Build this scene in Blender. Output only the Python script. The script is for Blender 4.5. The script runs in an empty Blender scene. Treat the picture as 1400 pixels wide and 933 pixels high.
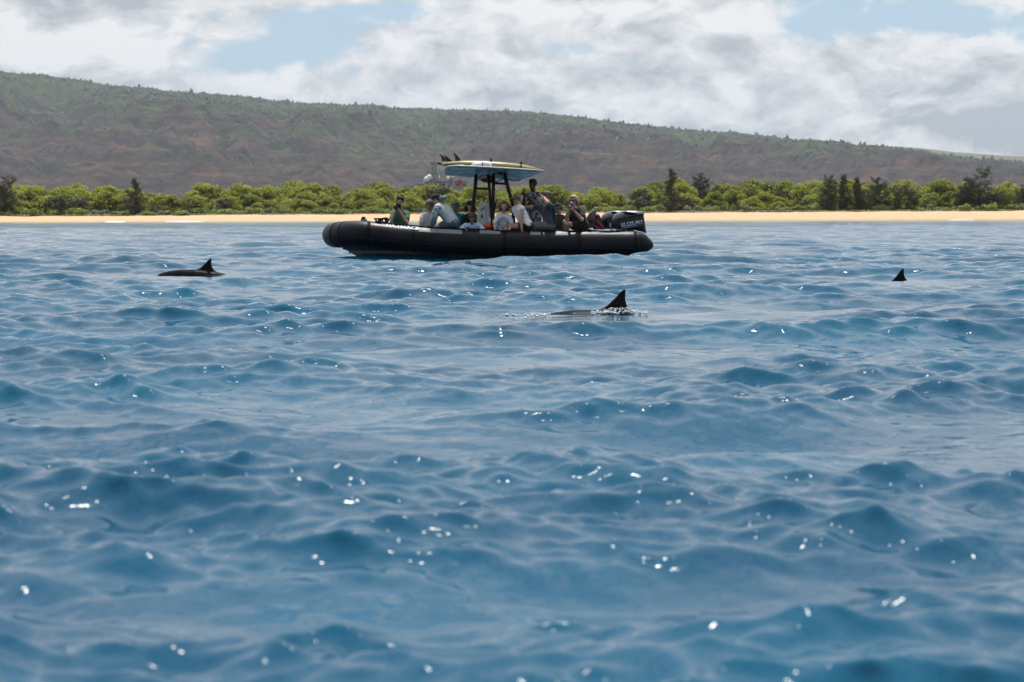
import bpy, bmesh, math, random
import numpy as np
from mathutils import Vector, Matrix, Quaternion

scene = bpy.context.scene
COL = scene.collection
R = math.radians

# ------------------------------------------------------------------ camera
CAM_H = 1.0
PITCH, ROLL = 3.62, 0.09           # degrees: looking slightly down, a touch of roll
cam_data = bpy.data.cameras.new('camera')
cam = bpy.data.objects.new('camera', cam_data)
COL.objects.link(cam)
cam_data.sensor_width = 36.0
cam_data.lens = 70.0
cam_data.clip_start = 0.1
cam_data.clip_end = 60000.0
CAM_M = (Matrix.Translation((0, 0, CAM_H)) @ Matrix.Rotation(R(90 - PITCH), 4, 'X')
         @ Matrix.Rotation(R(-ROLL), 4, 'Z'))
cam.matrix_world = CAM_M
cam_data.dof.use_dof = True
cam_data.dof.focus_distance = 29.0
cam_data.dof.aperture_fstop = 4.3
scene.camera = cam

# ------------------------------------------------------------------ world
SUN_EL, SUN_AZ = 67.0, 2.0          # azimuth measured from straight ahead (+Y) towards +X
world = bpy.data.worlds.new('World')
scene.world = world
world.use_nodes = True


class NT:
    """tiny helper to write node graphs as expressions"""
    def __init__(self, tree):
        self.t = tree

    def node(self, kind, **kw):
        n = self.t.nodes.new(kind)
        for k, v in kw.items():
            setattr(n, k, v)
        return n

    def link(self, a, b):
        self.t.links.new(a, b)

    def put(self, sock, v):
        if isinstance(v, bpy.types.NodeSocket):
            self.t.links.new(v, sock)
        elif isinstance(v, (tuple, list)) and len(v) == 3 and sock.type == 'RGBA':
            sock.default_value = (*v, 1)
        else:
            sock.default_value = v

    def m(self, op, a, b=0.0, c=0.0, clamp=False):
        n = self.node('ShaderNodeMath', operation=op, use_clamp=clamp)
        for i, v in enumerate((a, b, c)):
            self.put(n.inputs[i], v)
        return n.outputs[0]

    def vm(self, op, a, b=(0, 0, 0)):
        n = self.node('ShaderNodeVectorMath', operation=op)
        self.put(n.inputs[0], a)
        self.put(n.inputs[1], b)
        return n.outputs[0]

    def sep(self, v):
        n = self.node('ShaderNodeSeparateXYZ')
        self.put(n.inputs[0], v)
        return n.outputs

    def comb(self, x, y, z):
        n = self.node('ShaderNodeCombineXYZ')
        for i, v in enumerate((x, y, z)):
            self.put(n.inputs[i], v)
        return n.outputs[0]

    def noise(self, vec, scale, detail=4.0, rough=0.5, dist=0.0, lac=2.0, color=False):
        n = self.node('ShaderNodeTexNoise')
        self.put(n.inputs['Vector'], vec)
        n.inputs['Scale'].default_value = scale
        n.inputs['Detail'].default_value = detail
        n.inputs['Roughness'].default_value = rough
        n.inputs['Distortion'].default_value = dist
        n.inputs['Lacunarity'].default_value = lac
        return n.outputs['Color'] if color else n.outputs[0]

    def ss(self, v, lo, hi, a=0.0, b=1.0):
        n = self.node('ShaderNodeMapRange', interpolation_type='SMOOTHSTEP')
        self.put(n.inputs[0], v)
        for i, q in enumerate((lo, hi, a, b)):
            self.put(n.inputs[1 + i], q)
        return n.outputs[0]

    def mix(self, f, a, b):
        n = self.node('ShaderNodeMix', data_type='RGBA')
        self.put(n.inputs[0], f)
        self.put(n.inputs[6], a)
        self.put(n.inputs[7], b)
        return n.outputs[2]


def build_sky():
    nt = world.node_tree
    nt.nodes.clear()
    g = NT(nt)
    out = g.node('ShaderNodeOutputWorld')
    bg = g.node('ShaderNodeBackground')
    bg.inputs['Strength'].default_value = 0.10
    g.link(bg.outputs[0], out.inputs[0])
    sky = g.node('ShaderNodeTexSky', sky_type='NISHITA')
    sky.sun_disc = False
    sky.sun_elevation = R(SUN_EL)
    sky.sun_rotation = R(SUN_AZ)
    sky.altitude = 0
    sky.air_density = 1.0
    sky.dust_density = 0.6
    sky.ozone_density = 1.2
    d = g.node('ShaderNodeTexCoord').outputs['Generated']
    x, y, z = g.sep(d)
    ax = g.m('DIVIDE', x, g.m('MAXIMUM', y, 0.05))
    az = g.m('DIVIDE', z, g.m('MAXIMUM', y, 0.05))
    q = g.comb(x, y, g.m('MULTIPLY', z, 1.9))
    warp = g.noise(q, 14.0, 5.0, 0.5, color=True)
    qw = g.vm('ADD', q, g.vm('MULTIPLY', g.vm('SUBTRACT', warp, (.5, .5, .5)), (.06, .06, .06)))
    qw = g.vm('ADD', qw, (3.17, 1.9, 0.62))

    def dens(off):
        qq = g.vm('ADD', qw, off)
        big = g.noise(qq, 8.0, 2.0, 0.5)
        fine = g.noise(qq, 24.0, 10.0, 0.60)
        return g.m('ADD', g.m('MULTIPLY', big, 0.62), g.m('MULTIPLY', fine, 0.50))

    n0 = dens((0, 0, 0))
    n1 = dens((0.003, 0.0, 0.03))
    # openings of blue where the photograph shows them (pixel centre, half sizes, weight)
    gap = None
    for (cx, cy, sx, sy, w, sk) in ((420, 62, 70, 38, .27, -.18), (330, 86, 45, 20, .15, 0), (520, 18, 80, 15, .18, 0), (1260, 30, 160, 26, .25, .1),
                                (1110, 46, 60, 20, .14, 0), (800, 74, 85, 20, .15, 0.15), (900, 5, 50, 12, .1, 0), (1350, 175, 130, 45, -.16, 0)):
        u = g.m('DIVIDE', g.m('SUBTRACT', ax, (cx - 700) / 2722), sx / 2722)
        v0 = g.m('SUBTRACT', az, (296 - cy) / 2722)
        v0 = g.m('ADD', v0, g.m('MULTIPLY', g.m('SUBTRACT', ax, (cx - 700) / 2722), sk))
        v = g.m('DIVIDE', v0, sy / 2722)
        r2 = g.m('ADD', g.m('MULTIPLY', u, u), g.m('MULTIPLY', v, v))
        e = g.m('MULTIPLY', g.m('EXPONENT', g.m('MULTIPLY', r2, -0.8)), w)
        gap = e if gap is None else g.m('ADD', gap, e)
    front = g.m('GREATER_THAN', y, 0.1)
    gap = g.m('MULTIPLY', gap, front)
    cov = g.m('SUBTRACT', g.m('ADD', n0, g.ss(z, 0.05, 0.5, 0.075, 0.02)), gap)
    f = g.ss(cov, 0.455, 0.565)
    f = g.m('ADD', g.m('MULTIPLY', f, 0.93), 0.05)
    lit = g.m('MULTIPLY', g.m('SUBTRACT', n0, n1), 5.4)
    thick = g.ss(g.m('SUBTRACT', n1, gap), 0.50, 0.74)
    lit = g.m('SUBTRACT', g.m('ADD', lit, 0.70), g.m('MULTIPLY', thick, 0.48), clamp=True)
    ccol = g.mix(lit, (4.5, 4.8, 5.25), (9.0, 9.05, 9.1))
    # thin bright veil over the open blue
    skyc = g.mix(0.72, sky.outputs[0], (4.3, 6.1, 7.7))
    col = g.mix(f, skyc, ccol)
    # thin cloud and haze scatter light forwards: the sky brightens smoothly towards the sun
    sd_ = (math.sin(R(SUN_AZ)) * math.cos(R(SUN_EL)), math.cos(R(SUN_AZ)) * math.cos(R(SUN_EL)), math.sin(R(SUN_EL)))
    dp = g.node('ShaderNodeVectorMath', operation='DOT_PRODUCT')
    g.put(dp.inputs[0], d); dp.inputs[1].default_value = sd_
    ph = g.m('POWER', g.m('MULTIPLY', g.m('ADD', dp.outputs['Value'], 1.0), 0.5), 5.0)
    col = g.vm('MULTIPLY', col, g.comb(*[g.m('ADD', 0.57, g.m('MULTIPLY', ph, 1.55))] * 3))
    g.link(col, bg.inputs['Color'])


build_sky()

# ------------------------------------------------------------------ sun
sun_d = bpy.data.lights.new('sun', 'SUN')
sun_d.energy = 4.2
sun_d.angle = R(0.53)
sun_d.color = (1.0, 0.95, 0.88)
sun = bpy.data.objects.new('sun', sun_d)
COL.objects.link(sun)
sv = Vector((math.sin(R(SUN_AZ)) * math.cos(R(SUN_EL)), math.cos(R(SUN_AZ)) * math.cos(R(SUN_EL)), math.sin(R(SUN_EL))))
sun.rotation_euler = sv.to_track_quat('Z', 'Y').to_euler()
sun.location = (0, 0, 60)

vs = scene.view_settings
vs.view_transform = 'Standard'
vs.look = 'None'
vs.exposure = 0.14
vs.gamma = 1.0
vs.use_curve_mapping = False
scene.render.engine = 'CYCLES'
cy = scene.cycles
cy.max_bounces = 6
cy.diffuse_bounces = 2
cy.glossy_bounces = 3
cy.transmission_bounces = 2
cy.volume_bounces = 0
cy.transparent_max_bounces = 4
cy.caustics_reflective = False
cy.caustics_refractive = False
cy.sample_clamp_indirect = 0.8
cy.sample_clamp_direct = 3.5
cy.use_denoising = True
try:
    cy.denoiser = 'OPENIMAGEDENOISE'
    cy.denoising_input_passes = 'RGB_ALBEDO_NORMAL'
except Exception:
    pass

# ------------------------------------------------------------------ pixel helpers
FPX = 1400 * cam_data.lens / 36.0
ROT = CAM_M.to_3x3()


def ray(px, py):
    return ROT @ Vector(((px - 700) / FPX, -(py - 466.5) / FPX, -1.0))


def at(px, py, Y):
    """world point seen at a pixel of the photograph, at depth Y"""
    v = ray(px, py)
    return Vector((0, 0, CAM_H)) + v * (Y / v.y)


def on_z(px, py, z=0.0):
    v = ray(px, py)
    return Vector((0, 0, CAM_H)) + v * ((z - CAM_H) / v.z)


# ------------------------------------------------------------------ scene helpers
def tag(o, label=None, cat=None, group=None, kind=None):
    if label: o['label'] = label
    if cat: o['category'] = cat
    if group: o['group'] = group
    if kind: o['kind'] = kind
    return o


def empty(name, loc=(0, 0, 0), parent=None):
    o = bpy.data.objects.new(name, None)
    o.empty_display_size = 0.2
    COL.objects.link(o)
    o.location = loc
    if parent is not None:
        o.parent = parent
        o.matrix_parent_inverse = Matrix.Identity(4)
    return o


def link_mesh(name, me, mats=None, parent=None, smooth=True, world_coords=True):
    o = bpy.data.objects.new(name, me)
    COL.objects.link(o)
    if mats is not None:
        for m in (mats if isinstance(mats, (list, tuple)) else [mats]):
            me.materials.append(m)
    if smooth:
        me.polygons.foreach_set('use_smooth', [True] * len(me.polygons))
    if parent is not None:
        o.parent = parent
        if world_coords:                       # vertices were given in world space
            o.matrix_parent_inverse = world_matrix(parent).inverted()
    return o


def world_matrix(o):
    m = o.matrix_basis.copy()
    if o.parent is not None:
        m = world_matrix(o.parent) @ o.matrix_parent_inverse @ m
    return m


class MB:
    """mesh builder: every method appends a shape"""
    def __init__(self):
        self.v, self.f = [], []

    def add(self, vs_, fs):
        b = len(self.v)
        self.v.extend([tuple(p) for p in vs_])
        self.f.extend([tuple(i + b for i in q) for q in fs])
        return self

    def box(self, c, s, rot=None, bevel=0.0):
        bm = bmesh.new()
        bmesh.ops.create_cube(bm, size=1.0)
        for v in bm.verts:
            v.co = Vector((v.co.x * s[0], v.co.y * s[1], v.co.z * s[2]))
        if bevel > 0:
            bmesh.ops.bevel(bm, geom=bm.edges[:], offset=bevel, segments=2, affect='EDGES', profile=0.5)
        M = Matrix.Translation(c)
        if rot is not None:
            M = M @ (rot.to_4x4() if hasattr(rot, 'to_4x4') else rot)
        bm.verts.index_update()
        self.add([M @ v.co for v in bm.verts], [[v.index for v in f.verts] for f in bm.faces])
        bm.free()
        return self

    def tube(self, pts, rad, n=12, cap=True, squash=None):
        """sweep along points; rad a number or list; squash=(axis vector, factor) flattens the section"""
        pts = [Vector(p) for p in pts]
        rad = rad if isinstance(rad, (list, tuple)) else [rad] * len(pts)
        t0 = (pts[1] - pts[0]).normalized()
        up = Vector((0, 0, 1)) if abs(t0.z) < 0.9 else Vector((1, 0, 0))
        nrm = (up - t0 * up.dot(t0)).normalized()
        rings = []
        for i, p in enumerate(pts):
            a = pts[max(i - 1, 0)]
            b = pts[min(i + 1, len(pts) - 1)]
            t = (b - a)
            t = t.normalized() if t.length > 1e-9 else t0
            nrm = (nrm - t * nrm.dot(t)).normalized()
            bi = t.cross(nrm)
            ring = []
            for k in range(n):
                an = 2 * math.pi * k / n
                o = nrm * math.cos(an) * rad[i] + bi * math.sin(an) * rad[i]
                if squash:
                    ax_ = Vector(squash[0]).normalized()
                    o = o - ax_ * o.dot(ax_) * (1 - squash[1])
                ring.append(p + o)
            rings.append(ring)
        vs_ = [p for r in rings for p in r]
        fs = []
        for i in range(len(pts) - 1):
            for k in range(n):
                k2 = (k + 1) % n
                fs.append((i * n + k, i * n + k2, (i + 1) * n + k2, (i + 1) * n + k))
        if cap:
            fs.append(tuple(range(n - 1, -1, -1)))
            fs.append(tuple((len(pts) - 1) * n + k for k in range(n)))
        return self.add(vs_, fs)

    def loft(self, rings, cap=True, closed=True):
        n = len(rings[0])
        vs_ = [p for r in rings for p in r]
        fs = []
        for i in range(len(rings) - 1):
            for k in range(n if closed else n - 1):
                k2 = (k + 1) % n
                fs.append((i * n + k, i * n + k2, (i + 1) * n + k2, (i + 1) * n + k))
        if cap:
            fs.append(tuple(range(n - 1, -1, -1)))
            fs.append(tuple((len(rings) - 1) * n + k for k in range(n)))
        return self.add(vs_, fs)

    def ball(self, c, r, rot=None, seg=12, rings=8):
        r = r if isinstance(r, (list, tuple, Vector)) else (r, r, r)
        vs_, fs = [], []
        for i in range(rings + 1):
            th = math.pi * i / rings
            for k in range(seg):
                ph = 2 * math.pi * k / seg
                p = Vector((r[0] * math.sin(th) * math.cos(ph), r[1] * math.sin(th) * math.sin(ph), r[2] * math.cos(th)))
                vs_.append(Vector(c) + (rot @ p if rot is not None else p))
        for i in range(rings):
            for k in range(seg):
                k2 = (k + 1) % seg
                fs.append((i * seg + k, (i + 1) * seg + k, (i + 1) * seg + k2, i * seg + k2))
        return self.add(vs_, fs)

    def capsule(self, a, b, ra, rb, n=10):
        a, b = Vector(a), Vector(b)
        d = b - a
        L = d.length
        if L < 1e-6:
            return self.ball(a, ra)
        d.normalize()
        pts, rad = [], []
        for k in range(4):
            an = math.pi / 2 * (1 - k / 3)
            pts.append(a - d * ra * math.sin(an)); rad.append(max(ra * math.cos(an), 0.001))
        for k in range(4):
            an = math.pi / 2 * k / 3
            pts.append(b + d * rb * math.sin(an)); rad.append(max(rb * math.cos(an), 0.001))
        return self.tube(pts, rad, n)

    def prism(self, outline, thick, M=None):
        """flat outline (x, z) extruded along y by thick, centred"""
        n = len(outline)
        vs_ = [Vector((x, -thick / 2, z)) for x, z in outline] + [Vector((x, thick / 2, z)) for x, z in outline]
        if M is not None:
            vs_ = [M @ v for v in vs_]
        fs = [tuple(range(n)), tuple(range(2 * n - 1, n - 1, -1))]
        fs += [(k, k + n, (k + 1) % n + n, (k + 1) % n) for k in range(n)]
        return self.add(vs_, fs)

    def mesh(self, name):
        me = bpy.data.meshes.new(name)
        me.from_pydata(self.v, [], self.f)
        me.update()
        return me

    def build(self, name, mat=None, parent=None, smooth=True, fix=True):
        me = self.mesh(name)
        if fix:
            bm = bmesh.new(); bm.from_mesh(me)
            bmesh.ops.remove_doubles(bm, verts=bm.verts[:], dist=1e-6)
            bmesh.ops.recalc_face_normals(bm, faces=bm.faces[:])
            bm.to_mesh(me); bm.free()
        return link_mesh(name, me, mat, parent, smooth)


def np_mesh(name, verts, quads=None, tris=None):
    me = bpy.data.meshes.new(name)
    nv = len(verts)
    me.vertices.add(nv)
    me.vertices.foreach_set('co', np.ascontiguousarray(verts, dtype=np.float32).ravel())
    parts, starts, off = [], [], 0
    for arr, k in ((quads, 4), (tris, 3)):
        if arr is not None and len(arr):
            arr = np.asarray(arr, dtype=np.int32)
            parts.append(arr.ravel())
            starts.append(off + np.arange(len(arr), dtype=np.int32) * k)
            off += arr.size
    loops = np.concatenate(parts)
    st = np.concatenate(starts)
    me.loops.add(len(loops))
    me.loops.foreach_set('vertex_index', loops)
    me.polygons.add(len(st))
    me.polygons.foreach_set('loop_start', st)
    me.update(calc_edges=True)
    me.validate()
    return me


def grid_quads(nr, nc):
    i = np.arange(nr - 1)[:, None] * nc + np.arange(nc - 1)[None, :]
    return np.stack([i, i + 1, i + nc + 1, i + nc], -1).reshape(-1, 4)


# ------------------------------------------------------------------ materials
def pmat(name, color, rough=0.6, spec=0.5, metal=0.0, vary=0.0, vscale=20.0, bump=0.0, bscale=60.0, coat=0.0, sheen=0.0):
    """plain procedural material: colour with noise variation and fine relief"""
    m = bpy.data.materials.new(name)
    m.use_nodes = True
    nt = m.node_tree
    b = nt.nodes['Principled BSDF']
    g = NT(nt)
    b.inputs['Roughness'].default_value = rough
    b.inputs['Specular IOR Level'].default_value = spec
    b.inputs['Metallic'].default_value = metal
    if coat: b.inputs['Coat Weight'].default_value = coat
    if sheen: b.inputs['Sheen Weight'].default_value = sheen
    oc = g.node('ShaderNodeTexCoord').outputs['Object']
    if vary > 0:
        n = g.noise(oc, vscale, 4.0, 0.6)
        lo = tuple(c * (1 - vary) for c in color)
        hi = tuple(min(1, c * (1 + vary)) for c in color)
        g.link(g.mix(g.ss(n, 0.3, 0.7), lo, hi), b.inputs['Base Color'])
        g.link(g.ss(n, 0.2, 0.8, max(rough - .08, .02), min(rough + .08, 1)), b.inputs['Roughness'])
    else:
        b.inputs['Base Color'].default_value = (*color, 1)
    if bump > 0:
        bn = g.node('ShaderNodeBump')
        bn.inputs['Strength'].default_value = 1.0
        bn.inputs['Distance'].default_value = bump
        g.link(g.noise(oc, bscale, 4.0, 0.55), bn.inputs['Height'])
        g.link(bn.outputs[0], b.inputs['Normal'])
    return m


rng = random.Random(11)
nrng = np.random.default_rng(7)

# ================================================================== sea
def make_waves():
    r = np.random.default_rng(21)
    lam, ang, a, ph = [], [], [], []
    # (shortest, longest, number, slope rms of the band, mean heading, spread)
    bands = ((3.2, 7.5, 26, 0.058, -72, 24), (1.5, 3.2, 46, 0.102, -84, 25), (0.75, 1.5, 60, 0.120, -95, 27),
             (0.36, 0.75, 90, 0.128, -92, 30), (0.17, 0.36, 110, 0.165, -95, 36), (0.08, 0.17, 90, 0.135, -92, 44))
    for lo, hi, n, s, mean, spread in bands:
        L = np.exp(r.uniform(np.log(lo), np.log(hi), n))
        A = np.radians(mean + r.normal(0, spread, n))
        k = 2 * np.pi / L
        amp = math.sqrt(2.0 / n) * s / k * r.uniform(0.6, 1.4, n)
        lam += list(L); ang += list(A); a += list(amp); ph += list(r.uniform(0, 2 * np.pi, n))
    return np.array(lam), np.array(ang), np.array(a), np.array(ph)


W_LAM, W_ANG, W_AMP, W_PH = make_waves()
CHOP = 0.58
# calmer water in the lee of the hull and round the dolphins: (x, y, rx, ry, factor left)
CALM = []


def patch_field(x, y):
    """slow variation: slicks and rougher cat's-paws"""
    f = (np.sin(x * 0.83 + 1.3 * np.sin(y * 0.31)) * np.sin(y * 0.52 + 0.9 * np.sin(x * 0.37 + 1.0))
         + 0.7 * np.sin(x * 0.29 - y * 0.23 + 2.0))
    return np.clip(1.0 + 0.42 * f, 0.35, 1.5)


def wave_eval(x, y, step=None):
    """displacement of the sea at (x, y) arrays (rows share a step when given)"""
    dz = np.zeros_like(x); dx = np.zeros_like(x); dy = np.zeros_like(x)
    mod = patch_field(x, y).astype(x.dtype)
    calm = np.ones_like(x)
    for cx, cy, rx, ry, left in CALM:
        e = np.exp(-(((x - cx) / rx) ** 2 + ((y - cy) / ry) ** 2) ** 2)
        calm *= 1 - (1 - left) * e
    order = np.argsort(-W_LAM)                      # long waves first: the short ones ride on them
    longz = None
    for L, A, am, p in zip(W_LAM[order], W_ANG[order], W_AMP[order], W_PH[order]):
        if L < 1.0 and longz is None:
            longz = dz.copy()
            mod = np.clip(mod * (0.9 + 0.75 * longz / 0.05), 0.24, 1.45)
        if step is not None:
            ok = np.nonzero(step < L / 2.6)[0]
            if len(ok) == 0:
                continue
            r0, r1 = ok[0], ok[-1] + 1
            fade = np.clip((L / 2.6 - step[r0:r1]) / (L / 2.6 * 0.4), 0, 1)[:, None].astype(x.dtype)
        else:
            r0, r1, fade = 0, len(x), 1.0
        k = 2 * math.pi / L
        kx, ky = k * math.cos(A), k * math.sin(A)
        th = (kx * x[r0:r1] + ky * y[r0:r1] + p)
        c, s = np.cos(th), np.sin(th)
        w = am * fade
        if L < 1.0:
            w = w * mod[r0:r1]
        dz[r0:r1] += w * c
        CH = CHOP if L > 0.4 else 0.45
        dx[r0:r1] -= CH * math.cos(A) * w * s
        dy[r0:r1] -= CH * math.sin(A) * w * s
    return dx * calm, dy * calm, dz * calm


def sea_z(x, y):
    X = np.array([[float(x)]]); Y = np.array([[float(y)]])
    px_, py_ = X.copy(), Y.copy()
    for _ in range(6):                              # invert the sideways displacement
        dx, dy, dz = wave_eval(px_, py_)
        px_, py_ = X - dx, Y - dy
    return float(dz[0, 0])


BOAT_Y = 45.6
BOAT_X = at(667, 320, BOAT_Y).x
CALM.append((BOAT_X, BOAT_Y - 1.0, 4.2, 3.2, 0.3))
DOLPHIN_SPOTS = {'a': on_z(263, 377.5), 'b': on_z(835, 430.5), 'c': on_z(1228, 386)}
for p_ in DOLPHIN_SPOTS.values():
    CALM.append((p_.x - .1, p_.y - 1.2, 1.5, 2.6, 0.25))
SHORE_L, SHORE_R = 292.0, 318.0                     # distance of the waterline at the frame's two sides


def shore_y(x):
    """where the sea meets the sand, as a function of x"""
    return 305.0 + 0.12 * x + 2.2 * np.sin(x * 0.021 + 0.6) + 0.8 * np.sin(x * 0.071 + 1.9)


def water_material():
    m = bpy.data.materials.new('sea_water')
    m.use_nodes = True
    nt = m.node_tree
    g = NT(nt)
    co = g.node('ShaderNodeTexCoord').outputs['Object']
    x, y, z = g.sep(co)
    # colour of the water itself: deep blue, turquoise where it thins over the sand
    dn = g.noise(co, 0.35, 3.0, 0.5)
    deep = g.mix(g.ss(dn, 0.35, 0.65), (0.0, 0.046, 0.096), (0.0, 0.062, 0.120))
    sh = g.ss(y, 150.0, 300.0)
    col = g.mix(sh, deep, (0.0, 0.092, 0.130))
    # capillary ripples, stronger in the rough patches
    st = g.comb(g.m('MULTIPLY', x, 0.8), g.m('MULTIPLY', y, 1.15), z)
    n1 = g.noise(st, 6.0, 4.0, 0.55, 0.3)
    n2 = g.noise(st, 24.0, 3.0, 0.5, 0.4)
    pat = g.ss(g.noise(co, 0.5, 2.0, 0.5), 0.35, 0.68, 0.10, 1.3)
    far_ = g.ss(y, 15.0, 110.0, 0.004, 0.022)      # the mesh itself carries these ripples near by
    h = g.m('ADD', g.m('MULTIPLY', n1, far_), g.m('MULTIPLY', n2, 0.0008))
    h = g.m('MULTIPLY', h, pat)
    bp = g.node('ShaderNodeBump')
    bp.inputs['Strength'].default_value = 1.0
    bp.inputs['Distance'].default_value = 1.0
    g.link(h, bp.inputs['Height'])
    # light scattered back up out of the depth does not follow the slope of each facet; the mirror on top does
    nt.nodes.remove(nt.nodes['Principled BSDF'])
    up = g.node('ShaderNodeBsdfDiffuse')
    g.link(col, up.inputs['Color'])
    up.inputs['Normal'].default_value = (0, 0, 1)
    g.link(g.comb(0.0, 0.0, 1.0), up.inputs['Normal'])
    gl = g.node('ShaderNodeBsdfGlossy')
    gl.inputs['Color'].default_value = (1, 1, 1, 1)
    gl.inputs['Roughness'].default_value = 0.028
    g.link(bp.outputs[0], gl.inputs['Normal'])
    fr = g.node('ShaderNodeFresnel')
    fr.inputs['IOR'].default_value = 1.33
    g.link(bp.outputs[0], fr.inputs['Normal'])
    mx = g.node('ShaderNodeMixShader')
    g.link(fr.outputs[0], mx.inputs[0]); g.link(up.outputs[0], mx.inputs[1]); g.link(gl.outputs[0], mx.inputs[2])
    # beyond the reach of the mesh's ripples their slopes become roughness
    rb = g.node('ShaderNodeBsdfPrincipled')
    g.link(col, rb.inputs['Base Color'])
    rb.inputs['IOR'].default_value = 1.34
    rb.inputs['Roughness'].default_value = 0.30
    g.link(bp.outputs[0], rb.inputs['Normal'])
    m2 = g.node('ShaderNodeMixShader')
    g.link(g.ss(y, 50.0, 220.0, 0.0, 0.6), m2.inputs[0])
    g.link(mx.outputs[0], m2.inputs[1]); g.link(rb.outputs[0], m2.inputs[2])
    g.link(m2.outputs[0], nt.nodes['Material Output'].inputs['Surface'])
    return m


def build_sea():
    d, rows = 2.0, []
    while d < 345:
        rows.append(d)
        d += max(0.0125, 0.0023 * d) if d < 55 else (0.0036 * d if d < 150 else 0.009 * d)
    rows = np.array([-400.0, -120.0, -40.0, -12.0, -3.0, 0.0, 1.0, 1.6] + rows, dtype=np.float32)
    step = np.gradient(rows).astype(np.float32)
    NC, NO = 470, 9
    half = (0.305 * np.maximum(rows, 2.0) + 1.2).astype(np.float32)
    inner = np.linspace(-1, 1, NC, dtype=np.float32)
    outer = np.linspace(0, 1, NO + 1, dtype=np.float32)[1:] ** 2.2
    xs = np.empty((len(rows), NC + 2 * NO), dtype=np.float32)
    xs[:, NO:NO + NC] = half[:, None] * inner[None, :]
    ext = 950.0 - half
    xs[:, NO + NC:] = half[:, None] + ext[:, None] * outer[None, :]
    xs[:, :NO] = -(half[:, None] + ext[:, None] * outer[None, ::-1])
    ys = np.repeat(rows[:, None], xs.shape[1], 1)
    dx, dy, dz = wave_eval(xs, ys, step)
    # waves die out in the last metres before the sand
    near = np.clip((shore_y(xs) + 2 - ys) / 40.0, 0, 1)
    amp = (0.25 + 0.75 * near).astype(np.float32)
    co = np.stack([xs + dx, ys + dy, dz * amp], -1).reshape(-1, 3)
    me = np_mesh('sea', co, grid_quads(len(rows), xs.shape[1]))
    o = link_mesh('sea', me, water_material())
    tag(o, 'choppy deep blue sea water with glints of sun', 'sea', kind='structure')
    return o


sea = build_sea()

# ================================================================== land
def fbm(x, y, seed, octaves=5, lac=2.03, gain=0.5, ridge=False):
    """value-noise fractal on numpy arrays"""
    r = np.random.default_rng(seed)
    tab = r.uniform(0, 1, (256, 256)).astype(np.float32)
    tot = np.zeros_like(x, dtype=np.float64); a = 1.0; norm = 0.0
    for o in range(octaves):
        xi = np.floor(x).astype(int); yi = np.floor(y).astype(int)
        fx = x - xi; fy = y - yi
        fx = fx * fx * (3 - 2 * fx); fy = fy * fy * (3 - 2 * fy)
        a00 = tab[xi % 256, yi % 256]; a10 = tab[(xi + 1) % 256, yi % 256]
        a01 = tab[xi % 256, (yi + 1) % 256]; a11 = tab[(xi + 1) % 256, (yi + 1) % 256]
        n = (a00 * (1 - fx) + a10 * fx) * (1 - fy) + (a01 * (1 - fx) + a11 * fx) * fy
        if ridge:
            n = 1 - np.abs(2 * n - 1)
        tot += a * n; norm += a
        x = x * lac + 17.3; y = y * lac + 9.1; a *= gain
    return tot / norm


LAND_TOP = 1.28


def land_z(x, y):
    """height of beach and coastal plain"""
    s = y - shore_y(x)                              # distance inland from the waterline
    x = np.asarray(x, dtype=float)
    top = LAND_TOP + np.clip(0.0045 * x, -0.3, 0.9)
    beach = np.where(s < 0, s * 0.06, top * (1 - np.exp(-np.clip(s, 0, None) / 9.0)) * 1.06)
    inland = np.clip(s - 30, 0, None) * 0.0055
    return beach + inland


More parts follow.
